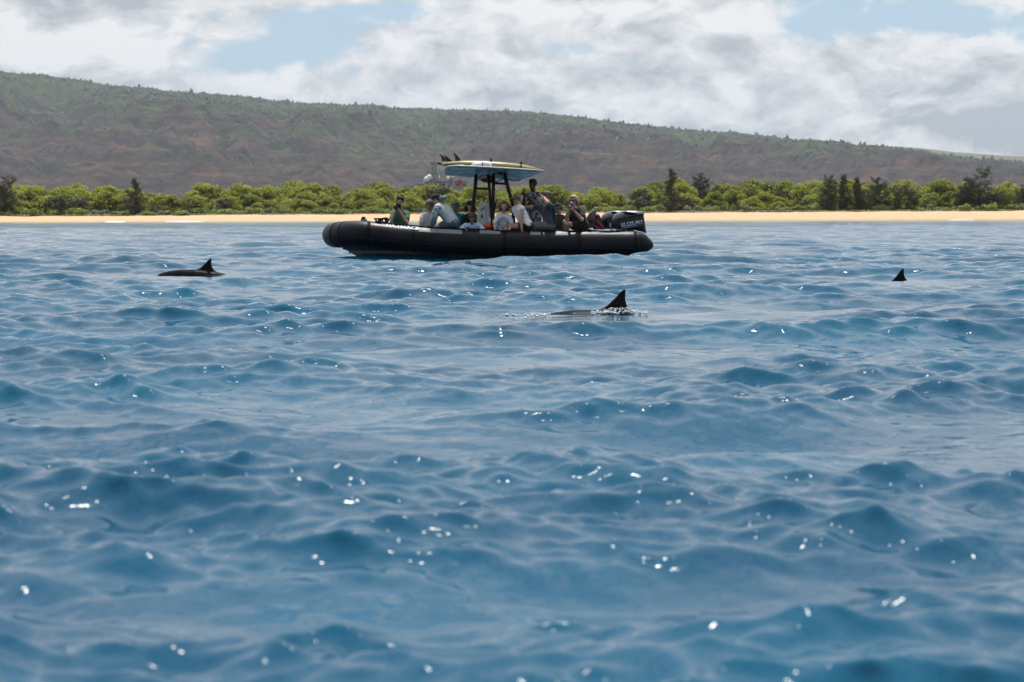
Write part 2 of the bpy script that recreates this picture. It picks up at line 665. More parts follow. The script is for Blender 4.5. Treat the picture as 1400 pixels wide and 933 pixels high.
def build_land():
    # one sheet: sand sloping out of the sea, then the coastal plain back to the foot of the hills
    s = np.concatenate([np.linspace(-60, -4, 8), np.linspace(-3, 34, 75), 34 + np.linspace(0, 1, 60)[1:] ** 2 * 2700])
    xs = np.concatenate([-np.geomspace(2400, 130, 14), np.linspace(-120, 130, 251), np.geomspace(140, 2400, 14)])
    X, S = np.meshgrid(xs, s)
    Y = shore_y(X) + S
    Z = land_z(X, Y)
    bumps = fbm(X * 0.7, Y * 0.7, 3, 4) - 0.5
    Z += np.where(S > 0, bumps * 0.16 * np.clip(S / 6, 0, 1), 0)
    Z += np.where(S > 18, (fbm(X * 0.22, Y * 0.22, 5, 3) - 0.5) * 0.7 * np.clip((S - 18) / 6, 0, 1), 0)
    me = np_mesh('ground', np.stack([X, Y, Z], -1).reshape(-1, 3), grid_quads(*X.shape))
    m = bpy.data.materials.new('beach_and_soil')
    m.use_nodes = True
    g = NT(m.node_tree)
    b = m.node_tree.nodes['Principled BSDF']
    b.inputs['Roughness'].default_value = 0.95
    b.inputs['Specular IOR Level'].default_value = 0.15
    co = g.node('ShaderNodeTexCoord').outputs['Object']
    at_ = g.node('ShaderNodeAttribute', attribute_name='inland')
    inland = at_.outputs['Fac']
    n = g.noise(co, 0.6, 5.0, 0.6)
    sand = g.mix(g.ss(n, 0.3, 0.7), (0.48, 0.315, 0.19), (0.57, 0.38, 0.235))
    wet = g.ss(g.m('ADD', inland, g.m('MULTIPLY', n, 1.5)), 1.2, 3.4)
    sand = g.mix(wet, (0.36, 0.27, 0.17), sand)
    foot = g.ss(g.noise(co, 2.3, 3.0, 0.6), 0.56, 0.72, 0.0, 0.35)
    sand = g.mix(foot, sand, (0.33, 0.23, 0.14))
    dry = g.mix(g.ss(g.noise(co, 0.35, 4.0, 0.6), 0.35, 0.65), (0.20, 0.15, 0.08), (0.10, 0.115, 0.04))
    plain = g.mix(g.ss(inland, 60, 400), dry, (0.11, 0.10, 0.055))
    edge = g.ss(g.m('ADD', inland, g.m('MULTIPLY', g.noise(co, 0.25, 4.0, 0.6), 9.0)), 23.5, 26.5)
    g.link(g.mix(edge, sand, plain), b.inputs['Base Color'])
    bp = g.node('ShaderNodeBump')
    bp.inputs['Distance'].default_value = 0.05
    g.link(g.noise(co, 1.8, 4.0, 0.6), bp.inputs['Height'])
    g.link(bp.outputs[0], b.inputs['Normal'])
    a = me.attributes.new('inland', 'FLOAT', 'POINT')
    a.data.foreach_set('value', S.astype(np.float32).ravel())
    o = link_mesh('ground', me, m)
    tag(o, 'tan sand beach and scrubby coastal plain behind it', 'ground', kind='structure')


build_land()

# ------------------------------------------------------------------ hills
RIDGE = [(-700, 96), (-400, 96), (-150, 98), (0, 103), (60, 106), (110, 110), (150, 118), (200, 122), (260, 128), (320, 131), (400, 136), (470, 142),
         (560, 147), (650, 151), (720, 154), (800, 161), (870, 169), (950, 178), (1040, 187), (1120, 193), (1200, 203), (1300, 216), (1400, 228),
         (1550, 245), (1800, 262), (2100, 272)]
FAR_RIDGE = [(-700, 215), (300, 200), (700, 190), (980, 188), (1100, 194), (1150, 196), (1250, 202), (1330, 209), (1400, 214), (1550, 224), (1800, 240), (2100, 256)]


def ridge_line(tab, Yr):
    xs = np.array([p[0] for p in tab], float); ys = np.array([p[1] for p in tab], float)
    ys = ys + np.interp(xs, [0, 400, 1400], [3.0, 8.0, 8.0])   # the trees on the crest add the rest
    wx = (xs - 700) / FPX * Yr
    wz = (298.5 - ys) / FPX * Yr
    return wx, wz


def hill_height(X, Y, tab, y0, y1, depth_back, seed, rough):
    wx, wz = ridge_line(tab, y1)
    H = np.interp(X * (y1 / np.clip(Y, y0, y1 + depth_back)) ** 0.5, wx, wz)
    t = (Y - y0) / (y1 - y0)
    # foot apron, steeper rocky band, gentle forested top, falling away behind the ridge
    prof = np.interp(t, [-0.1, 0, 0.12, 0.30, 0.55, 0.75, 1.0, 1.3], [-0.02, 0.0, 0.05, 0.21, 0.52, 0.75, 1.0, 0.97])
    z = H * prof
    env = np.clip(t / 0.25, 0, 1) * np.clip((1.02 - t) / 0.22, 0, 1)
    gul = fbm(X / 260.0 + 0.0004 * Y, Y / 900.0, seed, 4, ridge=True) - 0.55
    z = z + gul * 150 * env * rough
    z = z + (fbm(X / 75.0, Y / 140.0, seed + 1, 4) - 0.5) * 60 * env * rough
    # ledges of rock
    st = fbm(X / 420.0, Y / 420.0, seed + 2, 3) * 60
    ph = (z + st) / 27.0
    fr = ph - np.floor(ph)
    z = z + env * rough * 12.0 * (np.clip(fr * 2.6, 0, 1) - fr)
    z = z + (fbm(X / 16.0, Y / 16.0, seed + 3, 4) - 0.5) * 11.0 * np.clip(t / 0.05, 0, 1) * np.clip((1.08 - t) / 0.3, 0.12, 1)
    # nothing on the slope stands above the long even skyline
    cap_ = H * np.clip(Y, y0, y1) / y1 * (0.86 + 0.14 * np.clip(t, 0, 1))
    z = np.where(t < 1, np.minimum(z, cap_ + 0.15 * np.maximum(z - cap_, 0)), z)
    return z + 3.0


def hill_material(name, far=False):
    m = bpy.data.materials.new(name)
    m.use_nodes = True
    g = NT(m.node_tree)
    b = m.node_tree.nodes['Principled BSDF']
    b.inputs['Roughness'].default_value = 0.95
    b.inputs['Specular IOR Level'].default_value = 0.1
    co = g.node('ShaderNodeTexCoord').outputs['Object']
    geo = g.node('ShaderNodeNewGeometry')
    nz = g.sep(geo.outputs['Normal'])[2]
    t = g.node('ShaderNodeAttribute', attribute_name='up_slope').outputs['Fac']
    n1 = g.noise(co, 0.006, 6.0, 0.6)
    n2 = g.noise(co, 0.035, 5.0, 0.65)
    rock = g.mix(g.ss(n2, 0.3, 0.7), (0.012, 0.009, 0.009), (0.105, 0.063, 0.047))
    red = g.ss(g.noise(co, 0.011, 4.0, 0.6), 0.56, 0.66, 0.0, 0.55)
    rock = g.mix(red, rock, (0.17, 0.075, 0.045))
    scrub = g.mix(g.ss(n2, 0.35, 0.65), (0.020, 0.034, 0.010), (0.066, 0.084, 0.022))
    gf = g.m('ADD', g.m('ADD', g.m('MULTIPLY', n1, 1.5), g.m('MULTIPLY', t, 0.52)), g.m('MULTIPLY', nz, 0.22))
    gf = g.m('ADD', gf, g.m('MULTIPLY', n2, 0.5))
    f = g.ss(gf, 1.44, 1.70)
    zz = g.sep(co)[2]
    band = g.noise(g.comb(g.m('MULTIPLY', g.sep(co)[0], 0.004), g.m('MULTIPLY', g.sep(co)[1], 0.004), g.m('MULTIPLY', zz, 0.075)), 1.0, 4.0, 0.6, 0.4)
    rock = g.mix(g.ss(band, 0.40, 0.62), g.mix(0.65, rock, (0.018, 0.015, 0.014)), rock)
    col = g.mix(f, rock, scrub)
    if far:
        tan = g.ss(g.m('ADD', g.m('MULTIPLY', n1, 0.8), t), 0.9, 1.15)
        col = g.mix(tan, col, (0.13, 0.115, 0.065))
    g.link(col, b.inputs['Base Color'])
    bp = g.node('ShaderNodeBump')
    bp.inputs['Distance'].default_value = 9.0
    bp.inputs['Strength'].default_value = 1.0
    g.link(g.noise(co, 0.09, 5.0, 0.65), bp.inputs['Height'])
    g.link(bp.outputs[0], b.inputs['Normal'])
    return m


HILLS = {}


def build_hill(name, tab, y0, y1, back, seed, rough, label, far, nx, ny):
    ext = 0.62 * y1
    xs = np.linspace(-ext, ext, nx)
    ys = np.concatenate([np.linspace(y0 - 150, y1, ny), np.linspace(y1, y1 + back, 14)[1:]])
    X, Y = np.meshgrid(xs, ys)
    Z = hill_height(X, Y, tab, y0, y1, back, seed, rough)
    Z[0] -= 30
    me = np_mesh(name, np.stack([X, Y, Z], -1).reshape(-1, 3), grid_quads(*X.shape))
    a = me.attributes.new('up_slope', 'FLOAT', 'POINT')
    a.data.foreach_set('value', np.clip((Y - y0) / (y1 - y0), 0, 1.2).astype(np.float32).ravel())
    o = link_mesh(name, me, hill_material(name + '_rock', far))
    tag(o, label, 'hill', kind='structure')
    HILLS[name] = (tab, y0, y1, back, seed, rough)


build_hill('hill', RIDGE, 2700.0, 4700.0, 700, 31, 1.0, 'long brown rocky hillside with green scrub on top', False, 540, 250)
build_hill('far_hill', FAR_RIDGE, 4900.0, 6500.0, 800, 47, 0.6, 'hazy tan hill slope farther down the coast', True, 260, 90)


def leaf_mat(name, dark, light, rough=0.6, trans=0.25, scale=0.9):
    """foliage: colour differs from clump to clump; thin leaves let some light through"""
    m = bpy.data.materials.new(name)
    m.use_nodes = True
    nt = m.node_tree
    b = nt.nodes['Principled BSDF']
    g = NT(nt)
    b.inputs['Roughness'].default_value = rough
    b.inputs['Specular IOR Level'].default_value = 0.25
    co = g.node('ShaderNodeTexCoord').outputs['Object']
    rnd = g.node('ShaderNodeObjectInfo').outputs['Random']
    n = g.noise(co, scale, 3.0, 0.6)
    geo = g.node('ShaderNodeNewGeometry').outputs['Random Per Island']
    f = g.m('ADD', g.m('ADD', g.m('MULTIPLY', n, 0.9), g.m('MULTIPLY', geo, 0.25)), g.m('MULTIPLY', rnd, 0.35))
    c = g.mix(g.ss(f, 0.30, 0.95), dark, light)
    g.link(c, b.inputs['Base Color'])
    if trans > 0:
        tr = g.node('ShaderNodeBsdfTranslucent')
        g.link(c, tr.inputs['Color'])
        mx = g.node('ShaderNodeMixShader')
        mx.inputs[0].default_value = trans
        out = nt.nodes['Material Output']
        g.link(b.outputs[0], mx.inputs[1])
        g.link(tr.outputs[0], mx.inputs[2])
        g.link(mx.outputs[0], out.inputs[0])
    return m


def build_hill_wood():
    """the scattered trees and scrub of the hillside, far too many and too far to tell apart"""
    tab, y0, y1, back, seed, rough = HILLS['hill']
    r = np.random.default_rng(5)
    N = 36000
    t = r.uniform(0, 1, N) ** 0.75 * 1.05
    Y = y0 + t * (y1 - y0)
    X = r.uniform(-0.40, 0.40, N) * Y
    cl = fbm(X / 120.0, Y / 120.0, 77, 4)
    keep = cl + 0.50 * t - r.uniform(0, 0.22, N) > 0.60
    # extra trees standing on the skyline
    nr = 2600
    xr = r.uniform(-0.4, 0.4, nr) * y1
    yr_ = y1 + r.uniform(-170, 60, nr)
    dens = (fbm(xr / 90.0, yr_ / 300.0, 78, 3) > 0.46) & ((xr < 900) | (r.uniform(0, 1, nr) < 0.35))
    X = np.concatenate([X[keep], xr[dens]]); Y = np.concatenate([Y[keep], yr_[dens]])
    tt = (Y - y0) / (y1 - y0)
    Z = hill_height(X, Y, tab, y0, y1, back, seed, rough)
    n = len(X)
    # a small lumpy crown: 9 points, 14 triangles, plus a drooping lower edge
    base = np.array([[0, 0, 1.0], [.62, .1, .62], [.1, .66, .70], [-.64, .05, .58], [-.05, -.62, .66],
                     [.95, -.1, .10], [.05, .98, .02], [-.95, .12, .12], [.1, -.96, .05]], float)
    tri = np.array([[0, 1, 2], [0, 2, 3], [0, 3, 4], [0, 4, 1], [1, 5, 6], [1, 6, 2], [2, 6, 7], [2, 7, 3], [3, 7, 8], [3, 8, 4], [4, 8, 5], [4, 5, 1]])
    size = np.exp(r.normal(0, 0.38, n)) * np.where(tt > 0.9, 2.0, np.where(tt > 0.45, 2.3, 1.7))
    tall = size * r.uniform(0.8, 1.7, n) * np.where(tt > 0.45, 1.2, 0.75)
    an = r.uniform(0, 6.28, n)
    jit = r.uniform(0.65, 1.35, (n, 9, 1))
    P = base[None] * jit
    c, s = np.cos(an)[:, None], np.sin(an)[:, None]
    px_ = (P[..., 0] * c - P[..., 1] * s) * size[:, None] + X[:, None]
    py_ = (P[..., 0] * s + P[..., 1] * c) * size[:, None] + Y[:, None]
    pz_ = P[..., 2] * tall[:, None] + Z[:, None] - 0.3
    V = np.stack([px_, py_, pz_], -1).reshape(-1, 3)
    F = (tri[None] + 9 * np.arange(n)[:, None, None]).reshape(-1, 3)
    me = np_mesh('hillside_wood', V, None, F)
    m = leaf_mat('hill_foliage', (0.008, 0.016, 0.006), (0.032, 0.048, 0.014), trans=0.1, scale=0.01)
    o = link_mesh('hillside_wood', me, m, smooth=False)
    tag(o, 'dark green trees and scrub scattered over the hillside and skyline', 'woodland', kind='stuff')


build_hill_wood()

# ------------------------------------------------------------------ haze
def build_haze():
    mb = MB()
    mb.box((0, 3250, 200), (12000, 8800, 484))
    me = mb.mesh('haze')
    m = bpy.data.materials.new('hazy_air')
    m.use_nodes = True
    nt = m.node_tree
    nt.nodes.remove(nt.nodes['Principled BSDF'])
    pv = nt.nodes.new('ShaderNodeVolumePrincipled')
    pv.inputs['Color'].default_value = (0.72, 0.85, 1.0, 1)
    pv.inputs['Density'].default_value = 0.00005
    pv.inputs['Anisotropy'].default_value = 0.2
    nt.links.new(pv.outputs[0], nt.nodes['Material Output'].inputs['Volume'])
    o = link_mesh('haze', me, m, smooth=False)
    tag(o, 'pale bluish haze softening the distant hills', 'haze', kind='stuff')


build_haze()

# ================================================================== shore vegetation
def cards(P, Nrm, size, rs, aspect=1.0):
    """small leaf quads at points P, roughly facing Nrm, bent so that they are not flat squares"""
    n = len(P)
    a = rs.normal(0, 1, (n, 3))
    t = np.cross(Nrm, a); t /= np.linalg.norm(t, axis=1, keepdims=True) + 1e-9
    b = np.cross(Nrm, t); b /= np.linalg.norm(b, axis=1, keepdims=True) + 1e-9
    s = (size * rs.uniform(0.6, 1.4, n))[:, None]
    t = t * s * aspect; b = b * s
    V = np.stack([P - t * .5, P - b * .45 + Nrm * s * .10, P + t * .5, P + b * .45 + Nrm * s * .05], 1).reshape(-1, 3)
    Q = np.arange(4 * n).reshape(-1, 4)
    return V, Q


M_BARK = pmat('bark', (0.085, 0.065, 0.05), 0.9, 0.2, vary=0.4, vscale=3.0, bump=0.02, bscale=12)
M_KIAWE = leaf_mat('kiawe_leaves', (0.075, 0.098, 0.016), (0.34, 0.36, 0.055), trans=0.5)
M_KIAWE_D = leaf_mat('grey_green_leaves', (0.045, 0.050, 0.026), (0.11, 0.115, 0.055), trans=0.25)
M_NAUPAKA = leaf_mat('naupaka_leaves', (0.085, 0.125, 0.026), (0.28, 0.34, 0.07), trans=0.3)
M_PALE = leaf_mat('pale_silvery_leaves', (0.13, 0.16, 0.08), (0.36, 0.40, 0.25), trans=0.25)
M_IRON = leaf_mat('ironwood_needles', (0.022, 0.030, 0.013), (0.065, 0.075, 0.034), trans=0.2)
M_IRON_B = leaf_mat('ironwood_brown_needles', (0.045, 0.045, 0.022), (0.115, 0.105, 0.052), trans=0.25)


def branch_mesh(seed, h, w, n=6, r0=0.16):
    """tapered, forking trunk for a spreading tree of height h and half-width w"""
    r = random.Random(seed)
    mb = MB()
    for i in range(n):
        a = 6.283 * i / n + r.uniform(-.4, .4)
        reach = w * r.uniform(0.45, 0.85)
        top = h * r.uniform(0.55, 0.85)
        pts = [Vector((r.uniform(-.15, .15), r.uniform(-.15, .15), -0.3))]
        for k in range(1, 5):
            q = k / 4
            pts.append(Vector((math.cos(a) * reach * q ** 1.3 + r.uniform(-.15, .15), math.sin(a) * reach * q ** 1.3 + r.uniform(-.15, .15), top * q ** 0.8)))
        mb.tube(pts, [r0, r0 * .75, r0 * .5, r0 * .32, r0 * .14], 6)
        for _ in range(2):
            p = pts[r.choice((2, 3))]
            e = p + Vector((r.uniform(-1, 1) * w * .35, r.uniform(-1, 1) * w * .35, h * r.uniform(.1, .28)))
            mb.tube([p, (p + e) / 2 + Vector((0, 0, .1)), e], [r0 * .4, r0 * .25, r0 * .08], 5)
    return mb.mesh('trunk')


def clumpy_crown(seed, h, w, lumps, per, size, flat=0.42, low=0.25, name='crown'):
    """crown as many overlapping leafy clumps with gaps between them"""
    rs = np.random.default_rng(seed)
    Ps, Ns = [], []
    for i in range(lumps):
        a = rs.uniform(0, 6.283); q = rs.uniform(0, 1) ** 0.6
        cx, cy = math.cos(a) * q * w * .8, math.sin(a) * q * w * .8
        top = h * (1 - 0.42 * q ** 2.2) * rs.uniform(0.86, 1.04)
        cz = top - rs.uniform(0.0, 1.0) ** 1.6 * h * (1 - low) * (0.3 + 0.7 * q)
        cz = max(cz, h * low * 0.6)
        rad = w * rs.uniform(0.20, 0.36)
        k = int(per * rs.uniform(0.6, 1.4))
        d = rs.normal(0, 1, (k, 3)); d /= np.linalg.norm(d, axis=1, keepdims=True)
        d[:, 2] = np.abs(d[:, 2]) * np.where(rs.uniform(0, 1, k) < 0.75, 1, -0.6)
        rr = rs.uniform(0.55, 1.05, (k, 1))
        P = np.array([[cx, cy, cz - rad * flat]]) + d * rr * np.array([[rad, rad, rad * flat * 1.5]])
        N = d * np.array([[.6, .6, 1.0]]) + rs.normal(0, .45, (k, 3)); N /= np.linalg.norm(N, axis=1, keepdims=True)
        Ps.append(P); Ns.append(N)
    P = np.concatenate(Ps); N = np.concatenate(Ns)
    ok = P[:, 2] > 0.02
    V, Q = cards(P[ok], N[ok], size, rs)
    return np_mesh(name, V, Q)


def ironwood_meshes(seed, h, w, branches, per, base=0.12, lean=0.0, multi=1, bushy=0.5):
    """feathery casuarina: upswept branches carrying drooping needle sprays"""
    r = random.Random(seed); rs = np.random.default_rng(seed)
    mb = MB(); Ps, Ds = [], []
    for s in range(multi):
        ox = r.uniform(-.25, .25) * w * (multi > 1); oy = r.uniform(-.25, .25) * w * (multi > 1)
        hh = h * (1 if s == 0 else r.uniform(.72, .95))
        tip = Vector((ox * 2.2 + lean * hh, oy * 2.2, hh))
        foot = Vector((ox * .3, oy * .3, -0.3))
        def stem(q, foot=foot, tip=tip):
            return foot.lerp(tip, q)
        mb.tube([stem(q) + Vector((r.uniform(-.05, .05), r.uniform(-.05, .05), 0)) for q in (0, .25, .5, .75, 1)], [.028 * hh, .022 * hh, .015 * hh, .008 * hh, .002 * hh], 6)
        nb = branches // multi
        for i in range(nb):
            q = base + (1 - base) * (i + r.random()) / nb
            a = r.uniform(0, 6.283)
            prof = (1 - q) ** bushy * min(1, 0.45 + (q - base) * 2.2)
            L = w * prof * r.uniform(.5, 1.15) + 0.12
            p0 = stem(q * .98)
            rise = L * r.uniform(.25, .75)
            e = p0 + Vector((math.cos(a) * L, math.sin(a) * L, rise))
            mid = p0.lerp(e, .5) + Vector((0, 0, -.06 * L))
            mb.tube([p0, mid, e], [.006 * hh, .004 * hh, .001 * hh], 4)
            k = int(per * r.uniform(.6, 1.3) * (0.4 + L / w))
            u = rs.uniform(.15, 1.05, k)
            B = np.array(p0)[None] + (np.array(e) - np.array(p0))[None] * u[:, None] + rs.normal(0, .05 * h / 5, (k, 3)) * (0.5 + L)
            D = rs.normal(0, .45, (k, 3)) + np.array([[math.cos(a) * .5, math.sin(a) * .5, -.15]])
            Ps.append(B); Ds.append(D)
    P = np.concatenate(Ps); D = np.concatenate(Ds); D /= np.linalg.norm(D, axis=1, keepdims=True)
    n = len(P)
    L = (0.055 * h * rs.uniform(.6, 1.5, n))[:, None]
    side = np.cross(D, rs.normal(0, 1, (n, 3))); side /= np.linalg.norm(side, axis=1, keepdims=True)
    wd = L * 0.17
    V = np.stack([P, P + D * L * .5 + side * wd, P + D * L, P + D * L * .5 - side * wd], 1).reshape(-1, 3)
    return mb.mesh('trunk'), np_mesh('crown', V, np.arange(4 * n).reshape(-1, 4))


def gz(x, y):
    return float(land_z(np.array(x), np.array(y)))


def place_tree(name, x, y, trunk, crown, label, cat, group, sx=1.0, sz=1.0, rot=0.0, cname='crown', tname='trunk'):
    t = empty(name, (x, y, gz(x, y) - 0.05))
    t.scale = (sx, sx, sz)
    t.rotation_euler = (0, 0, rot)
    tag(t, label, cat, group)
    for nm, me in ((tname, trunk), (cname, crown)):
        if me is None: continue
        o = bpy.data.objects.new(nm, me)
        COL.objects.link(o)
        o.parent = t
    return t


def with_mat(me, m, smooth=False):
    me.materials.append(m)
    if smooth:
        me.polygons.foreach_set('use_smooth', [True] * len(me.polygons))
    return me


def plant_shore():
    r = random.Random(4)
    kia = []
    for i in range(6):
        tr = with_mat(branch_mesh(100 + i, 4.4, 3.6), M_BARK, True)
        cr = clumpy_crown(200 + i, 4.6, 3.7, 40, 105, 0.33, flat=0.46, low=0.10)
        kia.append((tr, with_mat(cr, M_KIAWE)))
    thin = []
    for i in range(3):
        tr = with_mat(branch_mesh(130 + i, 3.8, 2.6, 7, 0.10), M_BARK, True)
        cr = clumpy_crown(230 + i, 4.0, 2.7, 22, 80, 0.30, flat=0.6, low=0.12)
        thin.append((tr, with_mat(cr, M_KIAWE_D)))
    nau = []
    for i in range(3):
        nau.append(with_mat(clumpy_crown(260 + i, 1.35, 1.9, 18, 80, 0.24, flat=0.6, low=0.05, name='foliage'), M_NAUPAKA))
    pale = []
    for i in range(2):
        pale.append(with_mat(clumpy_crown(280 + i, 1.3, 1.0, 10, 45, 0.26, flat=0.8, low=0.1, name='foliage'), M_PALE))
    stub = with_mat(branch_mesh(300, 0.9, 1.2, 5, 0.05), M_BARK, True)
    marks = [(-400, ''), (4, 'tall brown tinged ironwood'), (185, 'slim conical ironwood'), (258, 'small brownish ironwood'), (450, 'short dark sand edge ironwood'),
             (594, 'lattice mast'), (918, 'very tall wispy ironwood'), (957, 'broad dark ironwood'), (1130, 'ironwood clump'), (1336, 'lone tall ironwood'), (9999, '')]
    mx = [(p - 700) / FPX for p, _ in marks]

    def where(X, Y):
        k = max(i for i in range(len(mx) - 1) if mx[i] <= X / Y)
        a, b = marks[k][1], marks[k + 1][1]
        if not a: return 'beyond the ' + b
        if not b: return 'past the ' + a
        return 'between %s and %s' % (a, b)
    rows_ = ('low front row green thorn tree', 'second row green thorn tree', 'mid thicket green thorn tree', 'tall rear green thorn tree', 'rearmost tall green thorn tree')
    n = 0
    for row, (s0, step, sz0, sz1) in enumerate(((29, 5.6, .50, .82), (36, 5.4, .62, .98), (46, 6.0, .76, 1.08), (60, 6.8, .86, 1.18), (82, 8.2, .95, 1.25))):
        y = 305 + s0
        half = 0.30 * y
        x = -half
        while x < half:
            X = x + r.uniform(-1.6, 1.6)
            Y = float(shore_y(X)) + s0 + r.uniform(-3, 3)
            big = 1.0 + 0.20 * math.sin(X * 0.085 + 0.7 + row) + 0.10 * math.sin(X * 0.23 + 2 * row)
            sz = r.uniform(sz0, sz1) * big
            if -62 < X < -48 and row < 2: sz *= 0.7
            if row == 0 and r.random() < 0.36:
                t = r.choice(thin)
                place_tree('grey_thorn_tree', X, Y, t[0], t[1], 'dull half bare grey thorn tree ' + where(X, Y), 'tree', 'grey thorn trees ' + where(X, Y), sz * 1.05, sz * .95, r.uniform(0, 6.28))
            elif row in (1, 2) and r.random() < 0.10:
                t = r.choice(thin)
                place_tree('grey_thorn_tree', X, Y, t[0], t[1], 'dull half bare grey thorn tree ' + where(X, Y), 'tree', 'grey thorn trees ' + where(X, Y), sz * 1.1, sz * 1.05, r.uniform(0, 6.28))
            else:
                t = r.choice(kia)
                place_tree('thorn_tree', X, Y, t[0], t[1], rows_[row] + ' ' + where(X, Y), 'tree', rows_[row] + 's ' + where(X, Y), sz * r.uniform(.95, 1.2), sz, r.uniform(0, 6.28))
            n += 1
            x += step * r.uniform(0.75, 1.2)
    # low naupaka mounds and pale bushes along the top of the sand
    x = -92
    while x < 100:
        s = 21.5 + r.uniform(0, 5.5) + (2.0 if -20 < x < 30 else 0)
        Y = float(shore_y(x)) + s
        k = r.random()
        if k < 0.72:
            place_tree('naupaka_shrub', x, Y, stub, r.choice(nau), 'low mounded green shrub ' + where(x, Y), 'shrub', 'green shrubs ' + where(x, Y),
                       r.uniform(.7, 1.4), r.uniform(.55, 1.15), r.uniform(0, 6.28), 'foliage', 'stem')
        else:
            place_tree('silvery_shrub', x, Y, stub, r.choice(pale), 'pale silvery bush ' + where(x, Y), 'shrub', 'pale bushes ' + where(x, Y),
                       r.uniform(.6, 1.2), r.uniform(.6, 1.2), r.uniform(0, 6.28), 'foliage', 'stem')
        x += r.uniform(1.0, 2.6)
    # ironwoods: (pixel x of the foot, pixel y of the top, half width px, inland, multi, brown, label)
    iron = [(4, 240, 17, 24, 2, 1, 'tall brown tinged ironwood with drooping branches at the far end of the beach'),
            (185, 243, 17, 25, 1, 1, 'slim conical brown green ironwood standing out of the thicket'),
            (84, 268, 8, 23, 1, 0, 'small dark pointed young ironwood at the edge of the sand'),
            (52, 280, 5, 22.5, 1, 0, 'knee high dark seedling ironwood on bare sand'),
            (208, 278, 10, 23, 2, 1, 'squat bushy brown green ironwood beside the slim conical one'),
            (258, 272, 10, 24, 1, 1, 'small brownish ironwood near a rounded pale bush'),
            (450, 278, 10, 24, 1, 0, 'short dark ironwood on the sand edge behind the bow of the boat'),
            (918, 231, 13, 25, 1, 1, 'very tall thin wispy ironwood rising over the thicket'),
            (957, 236, 19, 70, 4, 0, 'broad dark many stemmed ironwood crown above the thicket'),
            (1130, 241, 15, 24.5, 3, 0, 'dark dense double topped ironwood, first of the clump'),
            (1153, 239, 11, 25, 1, 1, 'greyish thin pointed ironwood beside the dark double topped one'),
            (1171, 242, 9, 24, 1, 1, 'slender olive spire of an ironwood inside the clump'),
            (1187, 258, 12, 24, 2, 1, 'low brown bushy ironwood in the middle of the clump'),
            (1207, 243, 15, 24.5, 2, 0, 'tall pyramid shaped dark olive ironwood in the clump'),
            (1226, 254, 13, 24, 3, 0, 'rounded bushy olive ironwood leaning on the pyramid shaped one'),
            (1244, 255, 11, 24, 2, 0, 'dark short ironwood that ends the clump'),
            (1336, 228, 20, 25.5, 3, 0, 'lone tall ironwood with a flat spreading top'),
            (1312, 252, 16, 26, 2, 0, 'dim bushy ironwood at the foot of the lone tall one'),
            (1362, 262, 11, 24.5, 2, 0, 'small dark ironwood bush past the lone tall one'),
            (1398, 250, 14, 26, 2, 1, 'brownish ironwood beyond the last shrubs of the beach')]
    for i, (px, py, hw, inl, multi, brown, label) in enumerate(iron):
        Y = 320.0
        for _ in range(4):
            X = at(px, 290, Y).x
            Y = float(shore_y(X)) + inl
        h = at(px, py, Y).z - gz(X, Y)
        w = 1.12 * hw / FPX * Y
        flat = 'flat spreading' in label
        tr, cr = ironwood_meshes(500 + i, h, w, 60 if h > 3 else 30, 52 if h > 3 else 34, base=0.05 if not flat else 0.12, multi=multi,
                                 bushy=0.75 if multi == 1 else 0.35, lean=r.uniform(-.03, .03))
        place_tree('ironwood_tree', X, Y, with_mat(tr, M_BARK, True), with_mat(cr, M_IRON_B if brown else M_IRON), label, 'tree', 'ironwoods by the beach')


plant_shore()


def beach_grass():
    """dry creeping ground cover where the sand gives way to soil"""
    rs = np.random.default_rng(9)
    N = 26000
    X = rs.uniform(-98, 104, N)
    S = 19.5 + rs.gamma(2.0, 2.6, N)
    Y = shore_y(X) + S
    keep = fbm(X / 5.0, Y / 3.0, 91, 3) + 0.04 * (S - 19) > 0.46
    X, Y = X[keep], Y[keep]
    Z = land_z(X, Y) + rs.uniform(0, .18, len(X))
    N3 = rs.normal(0, .5, (len(X), 3)) + np.array([[0, -.3, 1]]); N3 /= np.linalg.norm(N3, axis=1, keepdims=True)
    V, Q = cards(np.stack([X, Y, Z + .05], -1), N3, 0.30, rs)
    me = np_mesh('beach_grass', V, Q)
    m = leaf_mat('dry_beach_grass', (0.09, 0.085, 0.030), (0.26, 0.20, 0.085), trans=0.2, scale=0.25)
    o = link_mesh('beach_grass', me, m, smooth=False)
    tag(o, 'dry yellow green ground cover along the top of the beach', 'grass', kind='stuff')


beach_grass()


def shore_foam():
    """thin broken line of white wash where the sea meets the sand"""
    rs = np.random.default_rng(10)
    V, F = [], []
    x = -100.0
    while x < 110:
        L = rs.uniform(2, 9); wide = rs.uniform(0.1, 0.35)
        if rs.uniform() < 0.35:
            n = 12
            b = len(V)
            for k in range(n + 1):
                xx = x + L * k / n
                e = math.sin(math.pi * k / n) ** .5
                y = float(shore_y(np.array(xx))) - 0.6 + 0.3 * math.sin(xx * 1.3)
                hz = 0.10 + 0.10 * e * rs.uniform(.5, 1)
                V += [(xx, y - wide * e, 0.02), (xx, y - wide * .3 * e, hz), (xx, y + wide * e * 1.2, 0.06)]
            for k in range(n):
                i = b + 3 * k
                F += [(i, i + 3, i + 4, i + 1), (i + 1, i + 4, i + 5, i + 2)]
        x += L + rs.uniform(0.5, 6)
    me = bpy.data.meshes.new('shore_foam')
    me.from_pydata(V, [], F)
    m = pmat('white_foam', (0.78, 0.80, 0.80), 0.8, 0.3, vary=0.12, vscale=3.0, bump=0.03, bscale=9)
    o = link_mesh('shore_foam', me, m)
    tag(o, 'thin white wash breaking on the sand', 'foam', kind='stuff')


shore_foam()

